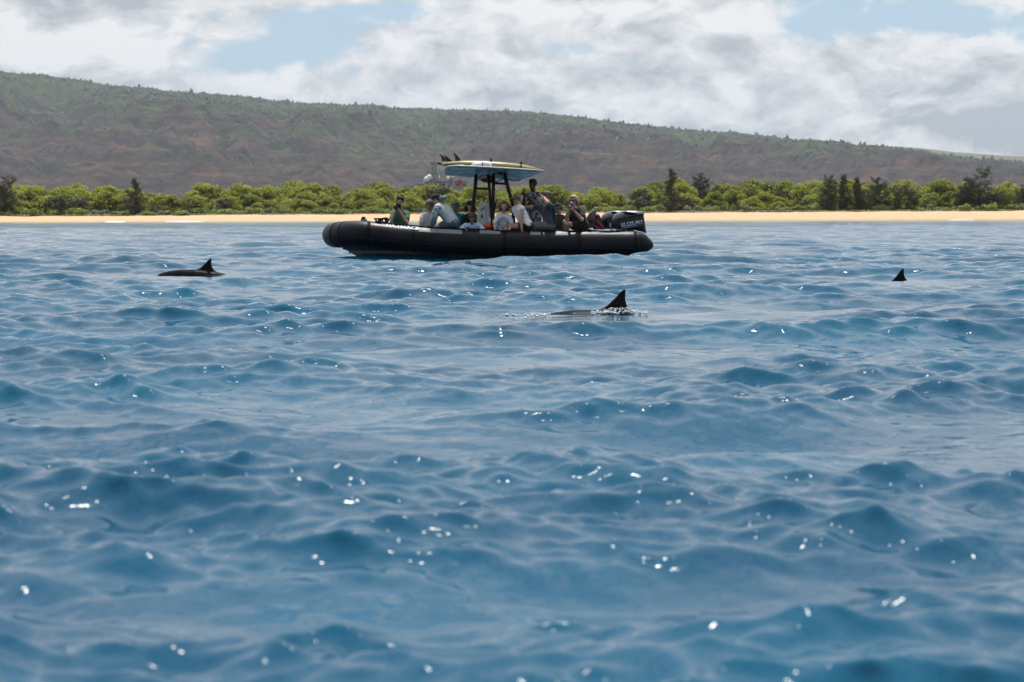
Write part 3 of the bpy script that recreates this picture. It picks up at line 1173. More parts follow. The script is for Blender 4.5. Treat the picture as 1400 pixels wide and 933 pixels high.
# ------------------------------------------------------------------ the station behind the thicket
def station():
    YB = 880.0
    M_STEEL = pmat('weathered_steel', (0.14, 0.14, 0.15), 0.6, 0.4, vary=0.3, vscale=.5)
    M_DOME = pmat('white_radome', (0.62, 0.63, 0.63), 0.5, 0.4, vary=0.08, vscale=.6)
    M_WALL = pmat('pale_concrete', (0.33, 0.32, 0.31), 0.9, 0.2, vary=0.15, vscale=.4, bump=.03, bscale=2)
    M_ROOFG = pmat('grey_roof', (0.20, 0.20, 0.205), 0.8, 0.2, vary=0.2, vscale=.6)
    M_WIN = pmat('dark_window', (0.03, 0.035, 0.04), 0.2, 0.5)
    M_RED = pmat('red_paint', (0.35, 0.04, 0.03), 0.6, 0.3, vary=0.15, vscale=.8)
    gzb = 4.5

    def px(x, y): return at(x, y, YB)
    # lattice mast
    t = empty('lattice_mast', (px(594, 255).x, YB, gzb))
    tag(t, 'dark steel lattice mast with platforms standing above the thicket', 'mast')
    top = px(594, 223).z
    c = t.location
    legs = []
    for sx in (-1, 1):
        for sy in (-1, 1):
            mb = MB()
            a = Vector((c.x + sx * 3.2, YB + sy * 3.2, gzb - 1)); b = Vector((c.x + sx * 1.0, YB + sy * 1.0, top))
            mb.tube([a, b], [.34, .22], 6).build('leg', M_STEEL, t)
            legs.append((a, b))
    for q0 in [i / 7 for i in range(7)]:
        q1 = q0 + 1 / 7
        mb = MB()
        for i, j in ((0, 1), (1, 3), (3, 2), (2, 0)):
            mb.tube([legs[i][0].lerp(legs[i][1], q0), legs[j][0].lerp(legs[j][1], q1)], .13, 5)
            mb.tube([legs[j][0].lerp(legs[j][1], q0), legs[i][0].lerp(legs[i][1], q1)], .13, 5)
            mb.tube([legs[j][0].lerp(legs[j][1], q1), legs[i][0].lerp(legs[i][1], q1)], .13, 5)
        mb.build('bracing', M_STEEL, t)
    for z, w in ((top, 2.2), (top - 8, 3.4)):
        MB().box((c.x, YB, z), (w * 1.4, w * 1.4, .35), bevel=.05).build('platform', M_STEEL, t)
    MB().tube([(c.x, YB, top), (c.x, YB, top + 4.5)], [.16, .05], 6).build('antenna', M_STEEL, t)
    MB().ball((c.x + 1.6, YB - 1, top - 6.5), (.9, .5, .9)).build('dish', M_DOME, t)
    # radomes on short stands
    for (x, y, r_, lab) in ((584, 246, 1.5, 'lower white radome left on its stand beside the lattice mast'), (587.5, 243, 1.35, 'upper white radome perched beside the lattice mast'),
                            (613.5, 244.5, 1.0, 'smaller white radome on the flat roofed block'), (617.5, 241.5, 1.35, 'larger white radome on the flat roofed block')):
        p = px(x, y)
        o = empty('radome', (p.x, YB - 2, gzb))
        tag(o, lab.replace(' left', ''), 'radome', 'radomes behind the thicket')
        MB().ball((p.x, YB - 2, p.z), r_, seg=14, rings=10).build('dome', M_DOME, o)
        MB().tube([(p.x, YB - 2, gzb - 1), (p.x, YB - 2, p.z - r_ * .7)], [r_ * .75, r_ * .7], 10).build('stand', M_STEEL, o)
    # low blocks
    for (x0, x1, y0, lab, dy, mt) in ((566, 586, 252.5, 'low pale concrete hut below the radomes, partly behind the thicket', 6, M_WALL),
                                      (602, 639, 248.5, 'long flat roofed grey block behind the thicket', 8, M_WALL),
                                      (588, 602, 250, 'narrow grey equipment block at the foot of the mast', 10, M_ROOFG),
                                      (552, 572, 255.5, 'lowest pale shed behind the thicket', 0, M_WALL)):
        a, b = px(x0, y0), px(x1, y0)
        Y = YB + dy
        o = empty('station_building', ((a.x + b.x) / 2, Y, gzb))
        tag(o, lab, 'building')
        wx = b.x - a.x
        MB().box(((a.x + b.x) / 2, Y, (gzb - 1 + a.z) / 2), (wx, 7, a.z - gzb + 1)).build('wall', mt, o, smooth=False)
        MB().box(((a.x + b.x) / 2, Y, a.z + .15), (wx + .6, 7.6, .35), bevel=.04).build('roof', M_ROOFG, o, smooth=False)
        k = max(2, int(wx / 2.6))
        for i in range(k):
            MB().box((a.x + wx * (i + .5) / k, Y - 3.52, a.z - 1.4), (1.1, .12, .8)).build('window', M_WIN, o, smooth=False)
    for i, x in enumerate((603, 607, 622, 633)):
        p = px(x, 244 + (i % 2) * 2)
        o = tag(MB().tube([(p.x, YB + 6, gzb), (p.x, YB + 6, p.z)], [.25, .12], 6).build('antenna_pole', M_STEEL),
                'thin dark antenna pole rising from the station roofs', 'pole', 'antenna poles of the station')
    p = px(628, 247.5)
    mb = MB(); mb.box((p.x, YB + 4, p.z - .6), (1.7, 1.6, 2.2), bevel=.1); mb.box((p.x, YB + 4, p.z + .62), (1.2, 1.2, .3), bevel=.05)
    tag(mb.build('equipment_cabinet', M_RED, smooth=False), 'small red equipment cabinet on the flat roof', 'cabinet')


station()

# ================================================================== the boat
def P(px, py, dy=0.0):
    """world point at a pixel, on the fore-and-aft plane dy metres beyond the boat's centre line"""
    return at(px, py, BOAT_Y + dy)


M_RUBBER = pmat('black_rubber_tube', (0.0065, 0.008, 0.011), 0.40, 0.18, vary=0.6, vscale=2.2, bump=0.002, bscale=14)
M_RUBBER_M = pmat('matt_black_rubber', (0.006, 0.006, 0.007), 0.8, 0.12, vary=0.3, vscale=5.0)
M_PATCH = pmat('mid_grey', (0.15, 0.155, 0.165), 0.55, 0.4, vary=0.2, vscale=9.0)
M_HULL = pmat('blue_grey_hull', (0.07, 0.25, 0.32), 0.25, 0.5, vary=0.15, vscale=2.0)
M_WHITE = pmat('white_paint', (0.72, 0.73, 0.73), 0.4, 0.5, vary=0.06, vscale=6.0)
M_DECK = pmat('grey_deck', (0.22, 0.22, 0.23), 0.8, 0.3, vary=0.15, vscale=8.0)
M_POST = pmat('black_powder_coat', (0.006, 0.006, 0.007), 0.4, 0.25, vary=0.2, vscale=6.0)
M_COWL = pmat('gloss_black_cowl', (0.006, 0.009, 0.014), 0.14, 0.35, vary=0.2, vscale=4.0)
M_COWL_T = pmat('satin_grey_cowl', (0.045, 0.045, 0.047), 0.28, 0.5, vary=0.2, vscale=5.0, coat=0.3)
M_LETTER = pmat('pale_blue_lettering', (0.50, 0.58, 0.68), 0.4, 0.4, vary=0.05, vscale=10)
M_LETTER_W = pmat('white_lettering', (0.80, 0.80, 0.80), 0.5, 0.4, vary=0.06, vscale=10)
M_CONSOLE = pmat('pale_grey_console', (0.42, 0.45, 0.47), 0.4, 0.5, vary=0.08, vscale=4.0)
M_ROPE = pmat('black_rope', (0.007, 0.007, 0.008), 0.95, 0.08, vary=0.3, vscale=40, bump=.003, bscale=120)

boat = empty('inflatable_boat', (BOAT_X, BOAT_Y, 0.0))
tag(boat, 'long black rigid inflatable boat with roofed console and two outboards, full of people', 'boat')

TUBE_R = 0.285
NEAR = -1.0
_ty = [(441, 322), (458, 322.0), (480, 319.4), (500, 320.2), (520, 322.3), (545, 325.2), (575, 327.8), (610, 330.0), (650, 331.6), (700, 332.6), (800, 333.2), (868, 333.6), (893, 336.4)]
_tx = [P(p[0], p[1], NEAR).x for p in _ty]
_tz = [P(p[0], p[1], NEAR).z for p in _ty]


def tube_z(x):
    return float(np.interp(x, _tx, _tz))


def tube_path():
    pts = []
    xs0 = P(868, 333, NEAR).x; xb = P(522, 322, NEAR).x; xn = P(458, 322, 0).x
    for k in range(30):
        x = xs0 + (xb - xs0) * k / 29
        pts.append(Vector((x, BOAT_Y + NEAR, tube_z(x))))
    for k in range(1, 15):
        a = math.pi / 2 * k / 14
        x = xb + (xn - xb) * math.sin(a)
        pts.append(Vector((x, BOAT_Y + NEAR * math.cos(a) ** 0.9 if k < 14 else BOAT_Y, tube_z(x) + 0.0)))
    return pts


TP = tube_path()


def tube_surface(i_f, ang, r=TUBE_R):
    """point on the near tube: i_f index along TP (float), ang from the top towards the camera"""
    i = max(0, min(len(TP) - 2, int(i_f)))
    f = i_f - i
    p = TP[i].lerp(TP[i + 1], f)
    return p + Vector((0, -math.sin(ang), math.cos(ang))) * r


def tube_pt(x, ang, r=TUBE_R):
    return Vector((x, BOAT_Y + NEAR - math.sin(ang) * r, tube_z(x) + math.cos(ang) * r))


def build_hull():
    full = TP + [Vector((p.x, 2 * BOAT_Y - p.y, p.z)) for p in reversed(TP[:-1])]
    # stern cones at both ends
    rad = [TUBE_R] * len(full)
    def cone(p):
        return [(p + Vector((0.13, 0, -.005)), TUBE_R * .93), (p + Vector((0.22, 0, -.015)), TUBE_R * .78), (p + Vector((0.37, 0, -.035)), TUBE_R * .34), (p + Vector((0.41, 0, -.04)), TUBE_R * .16)]
    a = cone(full[0]); b = cone(full[-1])
    full = [q[0] for q in reversed(a)] + full + [q[0] for q in b]
    rad = [q[1] for q in reversed(a)] + rad + [q[1] for q in b]
    tube = MB().tube(full, rad, 32).build('tube', M_RUBBER, boat)
    # glued seams between the air chambers and the rubber band at the nose
    for px in (868, 792, 690, 566, 505):
        x = P(px, 330, NEAR).x
        for side in (-1, 1):
            mb = MB()
            c = Vector((x, BOAT_Y + side * abs(NEAR), tube_z(x)))
            mb.tube([c + Vector((-.035, 0, 0)), c + Vector((.035, 0, 0))], TUBE_R + .004, 32, cap=False)
            mb.build('seam', M_RUBBER_M, tube)
    n = len(TP)
    for i0, r_, w_ in ((n - 6, .012, .018), (n - 7.2, .008, .018)):
        i = int(i0)
        p = TP[i]; d = (TP[i + 1] - TP[i - 1]).normalized()
        MB().tube([p - d * w_, p - d * w_ * .6, p + d * w_ * .6, p + d * w_], [TUBE_R + .002, TUBE_R + r_, TUBE_R + r_, TUBE_R + .002], 32, cap=False).build('nose_band', M_RUBBER_M, tube)
    # rubber rubbing strip along the outer flank
    mb = MB()
    mb.tube([tube_surface(i, R(112), TUBE_R + .004) for i in range(0, n - 9)], .022, 8)
    mb.build('rubbing_strip', M_RUBBER_M, tube)
    # patches of lighter grey laid over the tube's shoulder
    for (x0, x1, a0, a1) in ((573, 632, 22, 52), (656, 684, 14, 46), (725, 739, 14, 50), (759, 776, 14, 50), (815, 841, -6, 30)):
        xa, xb_ = P(x0, 320, NEAR).x, P(x1, 320, NEAR).x
        mb = MB()
        na, nx = 6, 14
        rings = [[tube_pt(xa + (xb_ - xa) * i / nx, R(a0 + (a1 - a0) * k / na), TUBE_R + .004) for k in range(na + 1)] for i in range(nx + 1)]
        mb.loft(rings, cap=False, closed=False)
        mb.build('grey_patch', M_PATCH, tube)
    # V hull under the tubes
    secs = []
    for (px, keel_y, half) in ((463, 341, .03), (470, 343, .14), (480, 349, .32), (492, 356, .50), (520, 363, .72), (570, 368, .86), (640, 371, .92), (740, 372, .95), (832, 372, .95)):
        x = P(px, 340, NEAR).x
        zk = P(px, keel_y, 0).z
        zc = tube_z(x) - TUBE_R * .74
        y = BOAT_Y
        secs.append([Vector((x, y - half, zc + .16)), Vector((x, y - half, zc)), Vector((x, y - half * .93, zc - .035)), Vector((x, y - half * .5, zk + (zc - zk) * .42)), Vector((x, y, min(zk, zc - .05))),
                     Vector((x, y + half * .5, zk + (zc - zk) * .42)), Vector((x, y + half * .93, zc - .035)), Vector((x, y + half, zc)), Vector((x, y + half, zc + .16))])
    hull = MB().loft(secs).build('hull', M_HULL, boat)
    for side in (1, -1):
        pts = []
        for s in secs[1:]:
            q = s[1] if side == 1 else s[7]
            pts.append(q + Vector((0, -.012 * side, -.01)))
        MB().tube(pts, .013, 6).build('chine_strip', M_WHITE, hull)
    # deck, transom, bow locker and seats
    zd = 0.20
    xs = [P(p, 330, 0).x for p in (478, 500, 540, 600, 700, 836)]
    hb = [.25, .50, .76, .78, .78, .78]
    top = [Vector((x, BOAT_Y - h, zd)) for x, h in zip(xs, hb)] + [Vector((x, BOAT_Y + h, zd)) for x, h in reversed(list(zip(xs, hb)))]
    bot = [p - Vector((0, 0, .06)) for p in top]
    k = len(top)
    MB().add(top + bot, [tuple(range(k)), tuple(range(2 * k - 1, k - 1, -1))] + [(i, (i + 1) % k, (i + 1) % k + k, i + k) for i in range(k)]).build('deck', M_DECK, boat, smooth=False)
    xt = P(838, 330, 0).x
    MB().box((xt, BOAT_Y, .36), (.07, 1.55, .62), bevel=.02).build('transom', M_CONSOLE, boat, smooth=False)
    for (p0, p1, zt, y0, y1, nm) in ((520, 562, .56, -.45, .70, 'bow_seat'), (572, 655, .50, .05, .74, 'side_bench'), (752, 806, .50, .0, .74, 'side_bench')):
        a, b = P(p0, 320, 0).x, P(p1, 320, 0).x
        MB().box(((a + b) / 2, BOAT_Y + (y0 + y1) / 2, (zd + zt) / 2), (b - a, y1 - y0, zt - zd), bevel=.03).build(nm, M_RUBBER_M, boat)
    # lifeline: black rope looping along the shoulder of the tube, with its patches
    pts = []
    for i in range(120):
        q = i / 119
        px = 520 + (855 - 520) * q
        x = P(px, 320, NEAR).x
        sag = abs(math.sin(q * math.pi * 7))
        pts.append(tube_pt(x, R(8 + 16 * sag * (0.4 + .6 * (px > 660))), TUBE_R + .012))
    MB().tube(pts, .017, 7).build('lifeline', M_ROPE, tube)
    for px in (519, 586, 640, 700, 749, 806, 845):
        x = P(px, 320, NEAR).x
        big = .055 if px in (519, 806, 845) else .035
        MB().box(tube_pt(x, R(8), TUBE_R + .014), (big * 1.6, .12, .05), rot=Matrix.Rotation(R(8), 3, 'X'), bevel=.012).build('rope_lug', M_RUBBER_M, tube)
    # black padded mat draped along the inner shoulder forward
    mb = MB()
    rings = []
    for i in range(24):
        x = P(524 + (660 - 524) * i / 23, 320, NEAR).x
        rings.append([tube_pt(x, R(a), TUBE_R + t) for a, t in ((-62, .008), (-40, .016), (-12, .024), (8, .020), (14, .006))])
    mb.loft(rings, cap=False, closed=False).build('pad', M_RUBBER_M, tube)
    # tow cleats and a coil at the bow
    x = P(524, 310, NEAR).x
    mb = MB()
    for k in range(3):
        c = tube_pt(x - .02 + .035 * k, R(-2), TUBE_R + .05)
        mb.tube([c + Vector((.07 * math.cos(a), .05 * math.sin(a) * .6, .05 * math.sin(a) + .01 * k)) for a in [6.283 * j / 14 for j in range(15)]], .018, 6)
    mb.build('mooring_line', M_ROPE, tube)
    mb = MB()
    c = tube_pt(P(516, 310, NEAR).x, R(5), TUBE_R + .02)
    mb.box(c, (.10, .06, .04), bevel=.012); mb.tube([c + Vector((-.03, 0, .02)), c + Vector((-.03, 0, .06))], .02, 8)
    mb.tube([c + Vector((.03, 0, .02)), c + Vector((.03, 0, .06))], .02, 8)
    mb.tube([c + Vector((-.08, 0, .065)), c + Vector((.08, 0, .065))], .016, 8)
    mb.build('cleat', M_RUBBER_M, tube)
    return tube


TUBE = build_hull()


def text_mesh(body, size, bold=0.0, shear=0.0):
    cu = bpy.data.curves.new('lettering', 'FONT')
    cu.body = body
    cu.size = size
    cu.offset = bold
    cu.shear = shear
    cu.align_x = 'CENTER'
    cu.align_y = 'CENTER'
    cu.resolution_u = 3
    o = bpy.data.objects.new('lettering', cu)
    COL.objects.link(o)
    dg = bpy.context.evaluated_depsgraph_get()
    dg.update()
    me = bpy.data.meshes.new_from_object(o.evaluated_get(dg))
    bpy.data.objects.remove(o)
    bpy.data.curves.remove(cu)
    me.materials.clear()
    return me


def registration():
    me = text_mesh('HA.1567.CP', 0.14, 0.001)
    bm = bmesh.new(); bm.from_mesh(me)
    bmesh.ops.subdivide_edges(bm, edges=[e for e in bm.edges if e.calc_length() > .03], cuts=2)
    bmesh.ops.triangulate(bm, faces=bm.faces[:])
    co = [v.co.copy() for v in bm.verts]
    w = max(c.x for c in co) - min(c.x for c in co)
    x0, x1 = P(529, 312, NEAR).x, P(573, 312, NEAR).x
    k = (x1 - x0) / w
    for v in bm.verts:
        x = (x0 + x1) / 2 + v.co.x * k
        v.co = tube_pt(x, R(31) - v.co.y * 1.15 / TUBE_R, TUBE_R + .0065)
    bmesh.ops.recalc_face_normals(bm, faces=bm.faces[:])
    bm.to_mesh(me); bm.free()
    o = link_mesh('registration_lettering', me, M_LETTER_W, TUBE, smooth=False)


registration()


def outboard(dy, sc=1.0, shift=0.0):
    """one outboard: cowl, trim, lettering, midsection, clamp bracket"""
    def Q(px, py, y=0.0):
        return P(px + shift, py, dy + y)
    prof_side = [(838, 308, .10), (836, 300, .17), (840, 294.5, .20), (848, 290.5, .215), (858, 289.2, .22), (868, 289.4, .215), (876, 290.2, .20), (879, 291, .17)]
    base_y = [(838, 312.5), (836.5, 312.5), (840, 313), (848, 313.5), (858, 314), (868, 315), (877, 317), (883, 319.5)]
    rings = []
    for (px, py, hw), (bx, by) in zip(prof_side, base_y):
        top = Q(px, py); bot = Q(bx, by)
        ring = []
        h = top.z - bot.z
        for k in range(20):
            a = 2 * math.pi * k / 20
            cy_, cz_ = math.cos(a), math.sin(a)
            e = 0.42
            y = hw * math.copysign(abs(cy_) ** e, cy_)
            zz = math.copysign(abs(cz_) ** e, cz_)
            f = (zz + 1) / 2
            ring.append(Vector((top.x * f + bot.x * (1 - f), top.y + y * (1 - .16 * f), bot.z + h * f)))
        rings.append(ring)
    motor = MB().loft(rings).build('outboard_motor', M_COWL, boat)
    # satin top shroud with its scooped flank
    mb = MB()
    rr = []
    for px, py, hw, th in ((836.5, 301, .17, .05), (840, 294, .205, .07), (848, 289.7, .222, .085), (858, 288.3, .226, .075), (868, 288.4, .222, .055), (876, 289.3, .207, .035), (880, 290.6, .18, .025)):
        c = Q(px, py)
        ring = []
        for k in range(13):
            u = -1 + 2 * k / 12
            ring.append(c + Vector((0, hw * 1.0 * math.copysign(abs(u) ** .7, u), -th * 1.9 * abs(u) ** 3 - .004)))
        rr.append(ring)
    mb.loft(rr, cap=False, closed=False)
    top = mb.build('cowl_top', M_COWL_T, motor)
    sd = top.modifiers.new('thick', 'SOLIDIFY'); sd.thickness = .02; sd.offset = 0
    # recessed vent
    c = Q(861, 291.8, -.228)
    MB().ball(c, (.17, .02, .035), rot=Matrix.Rotation(R(6), 3, 'Y')).build('vent', M_RUBBER_M, motor)
    # lower leg and bracket
    mb = MB()
    p = Q(858, 316)
    mb.box((p.x, p.y, .28), (.42, .24, .5), bevel=.06); mb.box((p.x + .04, p.y, -.15), (.30, .10, .7), bevel=.03)
    mb.box((p.x + .06, p.y, -.30), (.62, .30, .03), bevel=.01)
    mb.tube([(p.x - .18, p.y, -.55), (p.x + .30, p.y, -.55)], [.06, .075], 12)
    mb.build('gearcase', M_COWL, motor)
    MB().box((p.x - .30, p.y, .42), (.16, .30, .42), bevel=.03).build('clamp_bracket', M_RUBBER_M, motor)
    mb = MB()
    for k in range(3):
        a = 2 * math.pi * k / 3
        mb.ball((p.x + .36, p.y + .10 * math.cos(a), -.55 + .10 * math.sin(a)), (.015, .055, .09), rot=Matrix.Rotation(a, 3, 'X') @ Matrix.Rotation(.5, 3, 'Z'))
    mb.build('propeller', M_RUBBER_M, motor)
    # lettering on the flank facing out, and the swoosh under it
    for side in (-1, 1):
        me = text_mesh('SUZUKI', 0.1, 0.0028)
        co = np.zeros(len(me.vertices) * 3, dtype=np.float32); me.vertices.foreach_get('co', co); co = co.reshape(-1, 3)
        w = co[:, 0].max() - co[:, 0].min(); h = co[:, 1].max() - co[:, 1].min()
        a, b = Q(849, 308.5, -.215), Q(878, 303.8, -.215)
        L = (b - a).length
        out = []
        for vx, vy, vz in co:
            f = (vx / w + .5)
            q = a.lerp(b, f if side == -1 else 1 - f)
            q = q + Vector((0, 0, vy / h * .088))
            hw = np.interp(q.x, [r_[0].x for r_ in rings], [max(abs(v.y - q_.y) for v in r_) for r_, q_ in zip(rings, [Q(858, 300)] * len(rings))])
            out.append((q.x, Q(858, 300).y + side * (hw + .006), q.z))
        me.vertices.foreach_set('co', np.array(out, dtype=np.float32).ravel())
        me.update()
        o = link_mesh('lettering', me, M_LETTER, motor, smooth=False)
        sd = o.modifiers.new('thick', 'SOLIDIFY'); sd.thickness = .004
        mb = MB()
        p0, p1 = Q(849, 312.2), Q(877, 307.4)
        n = 12
        rr = []
        for k in range(n + 1):
            q = p0.lerp(p1, k / n)
            hw = np.interp(q.x, [r_[0].x for r_ in rings], [max(abs(v.y - Q(858, 300).y) for v in r_) for r_ in rings])
            th = .018 * math.sin(math.pi * (k / n) ** .5) + .002
            y = Q(858, 300).y + side * (hw + .005)
            rr.append([Vector((q.x, y, q.z - th)), Vector((q.x, y, q.z + th)), Vector((q.x, y - side * .006, q.z + th)), Vector((q.x, y - side * .006, q.z - th))])
        mb.loft(rr).build('swoosh', pmat('steel_blue_decal', (0.10, 0.17, 0.26), 0.4, 0.4, vary=.05), motor, smooth=False)
    return motor


outboard(-0.36)
outboard(0.36, shift=-16)


def superstructure():
    # console with slanting front and screen
    con = MB()
    prof = [P(651, 346, 0), P(652, 300, 0), P(655, 281, 0), P(660, 277.5, 0), P(671, 277, 0), P(673, 290, 0), P(675, 346, 0)]
    n = len(prof)
    y0, y1 = BOAT_Y - .36, BOAT_Y + .42
    vs_ = [Vector((p.x, y0, p.z)) for p in prof] + [Vector((p.x, y1, p.z)) for p in prof]
    con.add(vs_, [tuple(range(n)), tuple(range(2 * n - 1, n - 1, -1))] + [(k, k + n, (k + 1) % n + n, (k + 1) % n) for k in range(n)])
    console = con.build('console', M_CONSOLE, boat, smooth=False)
    bv = console.modifiers.new('soft', 'BEVEL'); bv.width = .035; bv.segments = 3
    M_GLASS = pmat('smoked_screen', (0.02, 0.025, 0.03), 0.08, 0.5)
    a, b = P(655, 279, 0), P(659, 271, 0)
    MB().box(((a.x + b.x) / 2, BOAT_Y + .03, (a.z + b.z) / 2), (.015, .66, .16), rot=Matrix.Rotation(R(24), 3, 'Y'), bevel=.004).build('windscreen', M_GLASS, console)
    for (px, py, w, h, c) in ((658.5, 287, .05, .07, (.30, .20, .08)), (661, 285, .04, .06, (.35, .08, .16)), (659, 296, .05, .08, (.06, .05, .05)), (664.5, 292, .02, .30, (.16, .30, .42))):
        p = P(px, py, -.36)
        MB().box((p.x, BOAT_Y - .363, p.z), (w, .006, h)).build('sticker', pmat('sticker_ink', c, .5, .4, vary=.2, vscale=30), console, smooth=False)
    p = P(677, 283, 0)
    mb = MB()
    mb.tube([p + Vector((.03 * math.sin(a) * 1.0, .17 * math.cos(a), .17 * math.sin(a))) for a in [6.283 * k / 24 for k in range(25)]], .016, 6)
    for a in (0, 2.1, 4.2):
        mb.tube([p + Vector((-.03, 0, 0)), p + Vector((.03 * math.sin(a), .17 * math.cos(a), .17 * math.sin(a)))], .012, 6)
    mb.build('steering_wheel', M_POST, console)
    # helm seat
    x = P(694, 320, 0).x
    MB().box((x, BOAT_Y + .1, .43), (.42, .8, .46), bevel=.04).build('helm_seat', M_RUBBER_M, boat)
    # roof frame
    R_ = .034
    for y, (p1, p2, p3, p4) in ((-.42, ((651, 241, 645, 292), (667.5, 241, 672.5, 300), (674.5, 240, 673.5, 306), (690, 239, 701, 278))),
                                (.46, ((652, 243, 646.5, 292), (668, 244, 672.5, 300), (675.5, 243, 674.5, 306), (689, 242, 700, 278)))):
        for j, q in enumerate((p1, p2, p3, p4)):
            a, b = P(q[0], q[1], y), P(q[2], q[3], y)
            b2 = Vector((b.x + (b.x - a.x) * .4, b.y, .21))
            MB().tube([a + Vector((0, 0, .04)), a.lerp(b, .5), b, b2], R_ if y < 0 else R_ * .9, 10).build('roof_post', M_POST, boat)
        for (xa, ya, xb, yb) in ((650, 257.7, 669, 258.6), (675, 250.6, 692, 251.6)):
            MB().tube([P(xa, ya, y), P(xb, yb, y)], R_ * .8, 10).build('cross_bar', M_POST, boat)
    for px, py in ((651, 244), (690, 241)):
        MB().tube([P(px, py, -.42), P(px + .5, py + 1.5, .46)], R_ * .8, 10).build('cross_bar', M_POST, boat)
    # hard roof, heeled a little away so that its underside shows
    m = bpy.data.materials.new('painted_roof')
    m.use_nodes = True
    g = NT(m.node_tree); b = m.node_tree.nodes['Principled BSDF']
    b.inputs['Roughness'].default_value = .35
    co = g.node('ShaderNodeTexCoord').outputs['Object']
    st = g.vm('MULTIPLY', co, (1.0, 1.6, 1.0))
    n = g.noise(st, 1.9, 2.0, .5, 1.2)
    c = g.mix(g.ss(n, .46, .52), (0.085, 0.09, 0.088), (0.27, 0.275, 0.265))
    c = g.mix(g.ss(g.noise(st, 3.4, 1.0, .5, 1.4), .52, .55), c, (0.03, 0.055, 0.07))
    c = g.mix(g.ss(g.noise(g.vm('ADD', st, (5, 3, 1)), 3.1, 1.0, .5, 1.0), .56, .59), c, (0.58, 0.63, 0.64))
    g.link(c, b.inputs['Base Color'])
    near_edge = [(609, 231.5), (613, 228.6), (625, 227.8), (660, 229.2), (700, 231.6), (730, 233.6), (744.5, 235.2)]
    far_edge = [(607.5, 239.0), (613, 239.8), (625, 240.6), (660, 243.0), (692, 245.6), (712, 245.6), (738, 237.0)]
    rings = []
    for (xa, ya), (xb, yb) in zip(near_edge, far_edge):
        A, B = P(xa, ya, -.82), P(xb, yb, .86)
        ring = []
        m_ = 8
        for k in range(m_ + 1):
            f = k / m_
            ring.append(A.lerp(B, f) + Vector((0, 0, .03 * math.sin(math.pi * f) - .012)))
        for k in range(m_, -1, -1):
            f = k / m_
            ring.append(A.lerp(B, f) + Vector((0, 0, .03 * math.sin(math.pi * f) + .03)))
        rings.append(ring)
    roof = MB().loft(rings).build('roof', m, boat)
    bv = roof.modifiers.new('soft', 'BEVEL'); bv.width = .01; bv.segments = 2; bv.limit_method = 'ANGLE'
    pts = [P(x, y, -.83) + Vector((0, -.005, .01)) for x, y in near_edge]
    MB().tube(pts, .022, 8).build('edge_trim', pmat('pale_roof_edge', (0.30, 0.33, 0.35), .35, .5, vary=.05), roof)
    # net of lifejackets slung under the roof
    for (px, py, c, nm, r_) in ((664, 245.5, (.45, .03, .025), 'red', (.10, .12, .07)), (669.5, 247, (.42, .03, .03), 'red', (.10, .13, .07)), (672, 243.5, (.40, .03, .03), 'red', (.07, .12, .06)),
                                (655, 243.5, (.6, .62, .62), 'white', (.10, .2, .05)), (662, 242, (.6, .62, .62), 'white', (.12, .2, .05)), (682, 241, (.55, .58, .6), 'white', (.12, .2, .06))):
        o = MB().ball(P(px, py, .1), r_, seg=14).build('lifejacket', pmat(nm + '_lifejacket_cloth', c, .8, .3, vary=.25, vscale=14, bump=.01, bscale=30))
        tag(o, f'folded {nm} lifejacket slung in the net under the boat roof', 'lifejacket', f'{nm} lifejackets under the roof')
    mb = MB()
    for (x0, y0_, x1, y1_) in ((650, 241, 668, 249), (668, 249, 690, 243), (692, 244, 712, 246)):
        pts = [P(x0 + (x1 - x0) * k / 8, y0_ + (y1_ - y0_) * k / 8 + 2.5 * math.sin(math.pi * k / 8), .05) for k in range(9)]
        mb.tube(pts, .012, 5)
    mb.build('sling_cord', M_ROPE, roof)


superstructure()


def board(name, tail, nose, width, thick, mat, label, fins=True, rocker=.05, dy0=0.0, roll=0.0):
    """surfboard lying bottom up: lofted rails, three fins at the tail"""
    a, b = P(tail[0], tail[1], dy0), P(nose[0], nose[1], dy0)
    ax = (b - a); L = ax.length; ax.normalize()
    rings = []
    for k in range(25):
        q = k / 24
        c = a + ax * L * q
        w = width / 2 * (max(1 - abs(2 * q - .92) ** 2.6, 0.0) if q > .46 else max(1 - abs(2 * q - .92) ** 3.2 * .78, .0)) + .012
        t = thick / 2 * (1 - abs(2 * q - 1) ** 4 * .75)
        up = -rocker * ((2 * q - 1) ** 2) + .0
        ring = []
        for j in range(16):
            an = 2 * math.pi * j / 16
            y = math.cos(an); z = math.sin(an)
            ring.append(c + Vector((0, w * math.copysign(abs(y) ** .8, y), t * math.copysign(abs(z) ** .7, z) + up)))
        rings.append(ring)
    o = MB().loft(rings).build(name, mat)
    tag(o, label, 'surfboard')
    return o, a, ax, L


